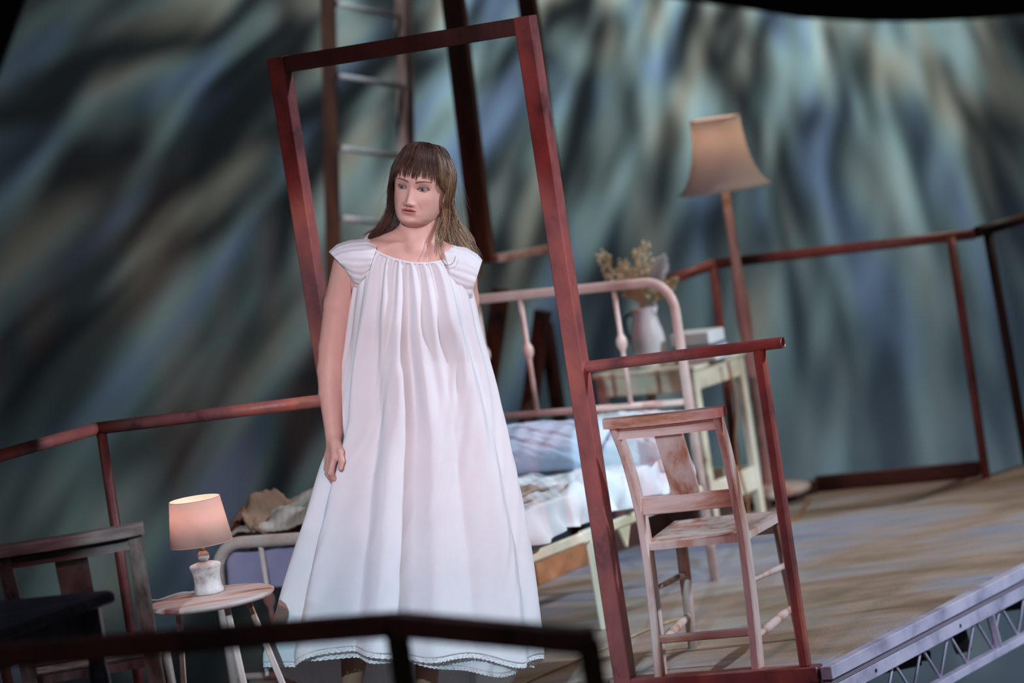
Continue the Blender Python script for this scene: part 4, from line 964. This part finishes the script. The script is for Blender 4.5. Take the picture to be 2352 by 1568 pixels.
me.materials.append(MT['skin']); bm = bmesh.new(); bm.from_mesh(me); bmesh.ops.recalc_face_normals(bm, faces=bm.faces); bm.to_mesh(me); bm.free()
body = bpy.data.objects.new('body', me); C.objects.link(body); body.parent = woman

# eyes
def eye_mat():
    m = bpy.data.materials.new('grey blue eye'); m.use_nodes = True; nt = m.node_tree; n = nt.nodes; L = nt.links; b = n['Principled BSDF']; b.inputs['Roughness'].default_value = .12
    tc = n.new('ShaderNodeTexCoord'); sp_ = n.new('ShaderNodeSeparateXYZ'); L.new(tc.outputs['Object'], sp_.inputs[0])
    mr = n.new('ShaderNodeMath'); mr.operation = 'ARCCOSINE'; ng = n.new('ShaderNodeMath'); ng.operation = 'MULTIPLY'; ng.inputs[1].default_value = -1/ER
    L.new(sp_.outputs['Y'], ng.inputs[0]); L.new(ng.outputs[0], mr.inputs[0])
    cr = n.new('ShaderNodeValToRGB'); e = cr.color_ramp.elements; e[0].position = 0; e[0].color = (.005, .005, .006, 1); e[1].position = .56; e[1].color = (.30, .22, .21, 1)
    for p, c in ((.15, (.005, .005, .006, 1)), (.19, (.07, .085, .11, 1)), (.38, (.12, .14, .175, 1)), (.45, (.05, .06, .08, 1)), (.50, (.31, .24, .23, 1))): x = e.new(p); x.color = c
    L.new(mr.outputs[0], cr.inputs[0]); L.new(cr.outputs[0], b.inputs['Base Color']); return m
MT['eye'] = eye_mat()
for s in (-1, 1):
    m = MB(); N = 28; m.grid(lambda u, v: (ER*math.sin(math.pi*v)*math.cos(2*math.pi*u), -ER*math.cos(math.pi*v), ER*math.sin(math.pi*v)*math.sin(2*math.pi*u)), N, N, closed_u=True)
    o = m.build('eye', 'eye', woman); o.matrix_basis = HM @ Matrix.Translation(eyec[s]) @ Matrix.Rotation(math.radians(-7), 4, 'Z') @ Matrix.Rotation(math.radians(-2), 4, 'X')

# ---------------------------------------------------------------- nightgown
def tab(py, T): 
    ks = sorted(T); return float(np.interp(py, ks, [T[k] for k in ks]))
LEFT = {590: 824, 640: 812, 700: 808, 760: 800, 830: 792, 900: 786, 960: 779, 1010: 766, 1060: 745, 1100: 732, 1200: 702, 1300: 668, 1400: 638, 1500: 608}
RIGHT = {590: 1068, 640: 1082, 700: 1092, 745: 1101, 900: 1141, 1080: 1182, 1250: 1212, 1400: 1230, 1530: 1241}
FB = {590: .098, 640: .114, 700: .130, 760: .132, 830: .128, 900: .136, 1100: .172, 1300: .205, 1500: .235}
NPHI = 420
def neck_pt(ph, grow=0.0):
    s, c = math.sin(ph), math.cos(ph)
    px = 940+(98+grow*.4)*s; py = 566+38*c+(12 if s > 0 else 16)*s+grow*(.55*max(c, 0)+.25)
    d = -.093*c if c > 0 else -.075*c
    return wp(px, py, d-.004+.01)
def fold(ph, t, seed=0.0, ampk=1.0):
    """t 0 at the neckline, 1 at the hem"""
    w1 = ph+.10*math.sin(2*ph+seed)+.05*math.sin(5*ph)
    g = math.exp(-(t/.10)**1.4)
    fine = .0042*math.sin(46*ph+1.5*math.sin(3*ph))*min(1, t/.012)*g
    mid = .0080*math.sin(19*w1+.9*math.sin(t*9+ph*2)+seed)*math.sin(math.pi*min(1, t/.55+.05))**.7*(1-.5*t) if t < .55 else 0
    tb_ = min(1, t/.30)
    big = (.0105+.022*t)*tb_*(.75*abs(math.sin(5.5*w1+.55*math.sin(3.2*t+1)+seed))**1.5*2-.75+.45*math.sin(13*w1+1.1*math.sin(4*t)+seed*2)*(.4+.6*t))
    wr = .0022*math.sin(31*ph+23*t+2*math.sin(9*t+ph*6))*math.sin(17*t+5*ph+seed)*min(1, t*3)
    return (fine+mid+big+wr)*ampk
def gown_pt(u, v, seed=0.0, ampk=1.0, shrink=0.0, hem=None):
    ph = (u*2-1)*math.pi                                  # 0 front, + to picture right
    s, c = math.sin(ph), math.cos(ph)
    hemy = hem(ph) if hem else 1506+6*math.sin(ph*3)+(10*s if s > 0 else 0)+22*max(0, -s)**2+9*math.sin(ph*7+1)-9*max(0, math.cos(ph-.2))**4+(-14*math.exp(-((ph+.62)/.16)**2))
    K = .17; py = 596+(hemy-596)*(v**1.04); q = ring(ph, py); t = v
    if v < K:
        k = v/K; e = 1-(1-k)**2*(1+.6*k); a = neck_pt(ph)
        p = a.lerp(q, min(1, e))+Vector((0, 0, math.sin(math.pi*k)*.026*abs(s)**2))
    else: p = q
    nrm = Vector((s, -c*.9, 0)).normalized()
    edge = 1-.55*abs(s)**6                                 # keep the silhouette near the drawn edge
    return p+nrm*(fold(ph, t, seed, ampk)*edge+.004*(1-min(1, t*8))-shrink)
def ring(ph, py):
    s, c = math.sin(ph), math.cos(ph); l, r = tab(py, LEFT), tab(py, RIGHT); cx = (l+r)/2; a = (r-l)/2; e = 2/2.15
    px = cx+a*math.copysign(abs(s)**e, s); d = tab(py, FB)*(-1 if c > 0 else .95)*abs(c)**e
    bust = 0
    if c > 0 and 640 < py < 900:
        bust = .020*math.exp(-((py-725)/55)**2)*(math.exp(-((px-870)/45)**2)+math.exp(-((px-1020)/45)**2))
    return wp(px, py, .018+d-bust)
m = MB(); NV = 230
m.grid(lambda u, v: gown_pt(u, v), NPHI, NV, closed_u=True)
gown = m.build('nightgown', 'dress', woman, solid=.0016)
# gathered neckline cord
m = MB(); N = 150; P = [neck_pt(2*math.pi*k/N)+Vector((0, -.002*math.cos(2*math.pi*k/N), .001)) for k in range(N)]
m.tube(P, [.0030+.0014*abs(math.sin(k*1.57)) for k in range(N)], 8, closed=True); m.build('gathered_neckline', 'dress', gown)
# cap sleeves
def sleeve(rings):
    m = MB(); K = len(rings)
    def f(u, v):
        a = u*2*math.pi; t = v*(K-1); i = min(int(t), K-2); t -= i; t2 = t*t*(3-2*t)
        r0, r1 = rings[i], rings[i+1]; q = [x0+(x1-x0)*t for x0, x1 in zip(r0, r1)]
        # ring: top point, bottom point, depth centre, depth half
        cx, cy = (q[0]+q[2])/2, (q[1]+q[3])/2; hx, hy = (q[0]-q[2])/2, (q[1]-q[3])/2
        w_ = .0022*math.sin(a*11+1)*v+.0012*math.sin(a*23)*(1-v*.3)
        p = wp(cx+hx*math.cos(a), cy+hy*math.cos(a), q[4]+q[5]*math.sin(a)); ctr = wp(cx, cy, q[4]); return p+(p-ctr).normalized()*w_
    m.grid(f, 120, 26, closed_u=True); return m
sleeve([(868, 560, 838, 650, .012, .088), (845, 549, 826, 668, .012, .084), (805, 553, 815, 662, .012, .078), (775, 563, 806, 644, .012, .070), (757, 580, 801, 626, .012, .063)]).build('sleeve', 'dress', gown, solid=.0016)
sleeve([(1015, 566, 1050, 680, .02, .090), (1038, 562, 1064, 700, .02, .086), (1072, 571, 1074, 705, .02, .078), (1096, 586, 1080, 700, .02, .070), (1107, 600, 1078, 690, .02, .064)]).build('sleeve', 'dress', gown, solid=.0016)
# lace edging at the hem: scalloped, pierced
def lace_mat():
    m = bpy.data.materials.new('pierced cotton lace'); m.use_nodes = True; nt = m.node_tree; n = nt.nodes; L = nt.links; b = n['Principled BSDF']
    b.inputs['Base Color'].default_value = lin(236, 238, 240); b.inputs['Roughness'].default_value = .9
    tc = n.new('ShaderNodeTexCoord'); vo = n.new('ShaderNodeTexVoronoi'); vo.inputs['Scale'].default_value = 260; L.new(tc.outputs['Object'], vo.inputs['Vector'])
    gt = n.new('ShaderNodeMath'); gt.operation = 'GREATER_THAN'; gt.inputs[1].default_value = .28; L.new(vo.outputs['Distance'], gt.inputs[0]); L.new(gt.outputs[0], b.inputs['Alpha']); return m
MT['lace'] = lace_mat()
def lace(fn, name, parent, drop=.016):
    m = MB()
    def f(u, v):
        p = fn(u); return p+Vector((0, 0, .004-v*(drop+.0028*abs(math.sin(u*2*math.pi*95)))))
    m.grid(f, 1400, 4, closed_u=True); return m.build(name, 'lace', parent)
lace(lambda u: gown_pt(u, .9995), 'lace_hem', gown)
# petticoat, a little longer
def ph_hem(ph):
    return 1524+10*math.sin(ph*2+.6)+5*math.sin(ph*9)+12*math.exp(-((ph-.75)/.35)**2)-18*math.exp(-((ph+.5)/.25)**2)-14*math.exp(-((ph-.1)/.25)**2)+62*min(1, max(0, (abs(ph)-1.9)/.6))
m = MB()
def pet(u, v): 
    vv = .90+.10*v; return gown_pt(u, vv, 0.0, 1.0, .030, ph_hem)
m.grid(pet, 300, 40, closed_u=True); pt = m.build('petticoat', 'white_cloth', woman, solid=.0012)
lace(lambda u: pet(u, .9995), 'lace_hem', pt, .014)

# ---------------------------------------------------------------- hair
def hair_mat():
    m = bpy.data.materials.new('brown hair'); m.use_nodes = True; nt = m.node_tree; n = nt.nodes; L = nt.links; b = n['Principled BSDF']
    at = n.new('ShaderNodeAttribute'); at.attribute_name = 'tone'; L.new(at.outputs['Color'], b.inputs['Base Color'])
    b.inputs['Roughness'].default_value = .42; b.inputs['Specular IOR Level'].default_value = .55
    return m
MT['hair'] = hair_mat()
rh = random.Random(11)
def scalp(a, el, off=.0):
    """a azimuth (0 face, + picture right), el 0 at eye level .. 1 crown"""
    z = .117*math.sin(el*math.pi/2)+off*math.sin(el*math.pi/2); k = 1
    zz = min(.1160, z); wx = float(np.interp(zz, *TW)); f_ = float(np.interp(zz, *TF)); b_ = float(np.interp(zz, *TB))
    if el < 0: z = .117*el*1.1
    if el < 0: wx = float(np.interp(max(z, -.12), *TW)); f_ = float(np.interp(max(z, -.12), *TF)); b_ = float(np.interp(max(z, -.12), *TB))
    s, c = math.sin(a), math.cos(a)
    if el > .3:
        cc = max(0.0, math.cos(min(el, 1)*math.pi/2))**.72; q_ = min(1, (1-el)*7); k_ = min(1, (el-.3)*4)
        wx = lerp(wx, max(.0715*cc, wx*q_), k_); f_ = lerp(f_, max(.0900*cc, f_*q_), k_); b_ = lerp(b_, max(.0960*cc, b_*q_), k_)
        off = off*min(1, (1-el)*6)
    return Vector(((wx+off)*s, (-(f_+off) if c > 0 else -(b_+off))*c, z))
strands = []                                             # (points, radius, colour)
DK, MD, LT_ = Vector((.026, .014, .010)), Vector((.066, .034, .021)), Vector((.36, .225, .12))  # golden tone: mostly for picture right, where light is put into the colour
def hw(p): return HM @ p
def addlock(path, n, spread0, spread1, rad, c0, c1, wav=.002, curl=2.0):
    """n strands that follow one guide path (woman coordinates)"""
    P = curve_pts(path, 18); lk = rh.random()
    for _ in range(n):
        o = Vector((rh.gauss(0, 1), rh.gauss(0, 1), rh.gauss(0, 1))); ph = rh.random()*6.28; fq_ = curl*(0.7+.6*rh.random()); cut = 1-.12*rh.random(); q = []
        for i, p in enumerate(P):
            t = i/18*cut; pp = P[min(18, int(i*1))] if cut == 1 else P[i]
            sp_ = lerp(spread0, spread1, t)
            q.append(pp+o*sp_*.5+Vector((math.sin(t*fq_*3+ph), math.cos(t*fq_*3+ph)*.6, 0))*wav*t*(.5+rh.random()*.2))
        k = lk+rh.uniform(-.2, .2); strands.append((q, rad*(.8+.5*rh.random()), c0.lerp(c1, min(1, max(0, k)))))
# skull cover: root to edge of the swept part
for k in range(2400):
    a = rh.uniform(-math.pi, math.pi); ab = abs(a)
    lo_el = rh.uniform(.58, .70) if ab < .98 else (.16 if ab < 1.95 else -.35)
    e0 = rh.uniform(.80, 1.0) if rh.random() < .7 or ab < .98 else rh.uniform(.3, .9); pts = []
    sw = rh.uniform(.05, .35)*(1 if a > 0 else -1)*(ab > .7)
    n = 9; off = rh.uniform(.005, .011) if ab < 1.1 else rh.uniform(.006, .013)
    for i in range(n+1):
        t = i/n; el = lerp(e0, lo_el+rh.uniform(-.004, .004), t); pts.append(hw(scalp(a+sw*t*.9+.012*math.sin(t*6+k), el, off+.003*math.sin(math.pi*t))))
    br = (.1+.8*rh.random()**1.6 if a > .5 else .10*rh.random())*(1 if e0 < .8 else .4)  # paler to picture right, darker from the crown: fall of light as hair colour
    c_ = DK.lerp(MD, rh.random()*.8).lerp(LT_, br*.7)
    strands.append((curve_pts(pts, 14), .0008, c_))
# fringe: wisps of uneven width and length
wisps = []; a = -1.05
while a < 1.02:
    wd_ = rh.uniform(.05, .15); wisps.append((a+wd_/2, wd_, rh.uniform(-.0035, .0045), rh.uniform(-.03, .03), rh.random())); a += wd_+rh.uniform(-.01, .02)
for k in range(680):
    ac, wd_, lz, dr, cl = wisps[rh.randrange(len(wisps))]
    a = ac+rh.uniform(-.5, .5)*wd_*1.5; a1 = ac+dr+(a-ac)*rh.uniform(.15, .7)+rh.gauss(0, .010); n = 8; pts = []
    endz = .0310+lz*1.4+rh.uniform(-.004, .008)-.012*max(0, abs(a)-.62)*3
    r0 = rh.uniform(.90, .99); off = rh.uniform(.006, .013)
    for i in range(n+1):
        t = i/n
        if t < .45: p = scalp(lerp(a*.75, a, t/.45), lerp(r0, .62, t/.45), off+.003)
        else:
            kq = (t-.45)/.55; p = scalp(lerp(a, a1, kq), .62, off+.003)
            z = lerp(p.z, endz, kq); f_ = float(np.interp(z, *TF))+off*(1-.4*kq)+.003*(1-kq); w_ = float(np.interp(z, *TW))+off*.6
            aa = lerp(a, a1, kq); p = Vector((p.x, p.y, z)).lerp(Vector((w_*math.sin(aa)*1.0, -f_*abs(math.cos(aa))**.92, z)), min(1, kq*1.6))
        pts.append(hw(p))
    strands.append((curve_pts(pts, 14), .00055, DK.lerp(MD, .3+.5*cl).lerp(Vector((.16, .07, .045)), rh.random()*.7)))
# side pieces in front of the ears
for s, a0, c1 in ((1, 1.12, LT_), (-1, -1.08, MD)):  # golden on the lit side only, that light painted into the strands
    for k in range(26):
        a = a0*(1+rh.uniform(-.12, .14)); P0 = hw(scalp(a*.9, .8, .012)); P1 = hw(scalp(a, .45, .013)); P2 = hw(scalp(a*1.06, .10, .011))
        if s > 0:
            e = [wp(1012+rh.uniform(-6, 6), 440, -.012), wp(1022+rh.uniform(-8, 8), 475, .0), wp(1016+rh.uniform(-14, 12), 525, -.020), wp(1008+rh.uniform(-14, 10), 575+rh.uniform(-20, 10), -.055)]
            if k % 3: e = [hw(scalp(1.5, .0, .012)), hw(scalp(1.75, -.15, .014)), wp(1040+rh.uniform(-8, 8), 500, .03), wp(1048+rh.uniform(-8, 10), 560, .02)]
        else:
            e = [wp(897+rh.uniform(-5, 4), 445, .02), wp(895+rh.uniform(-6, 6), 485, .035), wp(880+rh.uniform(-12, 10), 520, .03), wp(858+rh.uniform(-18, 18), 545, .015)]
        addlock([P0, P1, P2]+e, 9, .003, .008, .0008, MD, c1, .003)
# long hair falling: picture right, over the back of the shoulder; picture left, behind the shoulder
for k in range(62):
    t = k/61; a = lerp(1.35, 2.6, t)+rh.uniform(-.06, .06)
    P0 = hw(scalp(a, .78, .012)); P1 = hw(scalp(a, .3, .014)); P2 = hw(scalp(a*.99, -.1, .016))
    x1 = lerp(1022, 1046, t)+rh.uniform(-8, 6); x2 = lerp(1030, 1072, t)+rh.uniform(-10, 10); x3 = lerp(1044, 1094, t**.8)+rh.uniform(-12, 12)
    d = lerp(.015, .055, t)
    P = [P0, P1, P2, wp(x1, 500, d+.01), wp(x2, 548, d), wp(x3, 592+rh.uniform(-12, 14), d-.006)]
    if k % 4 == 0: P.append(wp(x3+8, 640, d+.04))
    addlock(P, 15, .003, .011, .0008, DK.lerp(MD, .6), LT_, .004)  # lit side: locks run to gold, the light put into their colour
for k in range(44):
    t = k/43; a = -lerp(1.30, 2.7, t)+rh.uniform(-.06, .06)
    P0 = hw(scalp(a, .78, .012)); P1 = hw(scalp(a, .3, .014)); P2 = hw(scalp(a*.99, -.1, .016))
    x1 = lerp(893, 925, t)+rh.uniform(-7, 7); x2 = lerp(880, 912, t)+rh.uniform(-12, 10); x3 = lerp(848, 890, t)+rh.uniform(-16, 14)
    P = [P0, P1, P2, wp(x1, 488, .045), wp(x2, 520, .045), wp(x3, 543+rh.uniform(-4, 6), .03)]
    addlock(P, 13, .003, .010, .0008, DK, MD.lerp(Vector((.16, .11, .10)), .6), .004)
# a loose curl over the neckline, and a few flyaways
addlock([hw(scalp(1.3, .3, .013)), wp(1030, 480, .0), wp(1010, 540, -.05), wp(1008, 580, -.080), wp(1022, 607, -.100), wp(1040, 604, -.098), wp(1047, 586, -.09)], 5, .001, .002, .0007, MD, LT_, .001)
for k in range(46):
    s = 1 if rh.random() < .6 else -1; a = s*rh.uniform(1.2, 2.4); P1 = hw(scalp(a, rh.uniform(-.2, .6), .012)); g_ = s*rh.uniform(10, 34)
    p2 = P1+Vector((s*rh.uniform(.008, .022), 0, rh.uniform(-.03, .0))); p3 = p2+Vector((s*rh.uniform(-.004, .022), 0, rh.uniform(-.08, -.03))); p4 = p3+Vector((s*rh.uniform(-.01, .02), 0, rh.uniform(-.08, -.03)))
    strands.append((curve_pts([P1, p2, p3, p4], 14), .00035, MD.lerp(LT_, rh.random())))
hv, hfc, hc = [], [], []
for P, r, c in strands:
    N = len(P); o = len(hv); t0 = (P[1]-P[0]).normalized(); n1 = t0.orthogonal().normalized(); n2 = t0.cross(n1)
    for i, p in enumerate(P):
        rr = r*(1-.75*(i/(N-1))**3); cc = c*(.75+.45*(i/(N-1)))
        for k in range(3):
            a = k*2.0944; hv.append(p+(n1*math.cos(a)+n2*math.sin(a))*rr); hc.append((cc.x, cc.y, cc.z, 1))
    hfc += [(o+i*3+k, o+i*3+(k+1) % 3, o+(i+1)*3+(k+1) % 3, o+(i+1)*3+k) for i in range(N-1) for k in range(3)]
# the dense mass under the strands: a cap just over the skull
m = MB()
def capf(u, v):
    a = (u*2-1)*math.pi; ab = abs(a); e0 = .50 if ab < .95 else (lerp(.50, .22, min(1, (ab-.95)/.4)) if ab < 1.9 else lerp(.22, -.55, min(1, (ab-1.9)/.25))); return hw(scalp(a, lerp(e0, 1.0, v), .0055))
m.grid(capf, 90, 40, closed_u=True); o = len(hv); hv += [Vector(p) for p in m.v]; hfc += [tuple(o+i for i in f) for f in m.f]; hc += [(.05, .026, .018, 1)]*len(m.v)
me = bpy.data.meshes.new('hair'); me.from_pydata([tuple(v) for v in hv], [], hfc); me.polygons.foreach_set('use_smooth', [True]*len(me.polygons))
at = me.color_attributes.new('tone', 'FLOAT_COLOR', 'POINT'); at.data.foreach_set('color', np.array(hc, np.float32).ravel()); me.materials.append(MT['hair'])
hair = bpy.data.objects.new('hair', me); C.objects.link(hair); hair.parent = woman

# ================================================================ lay the deck and all that stands on it on the slope
for o in list(C.objects):
    if o.parent is None and o not in PLUMB and o.type in ('MESH', 'EMPTY'):
        o.matrix_world = TILT @ o.matrix_basis
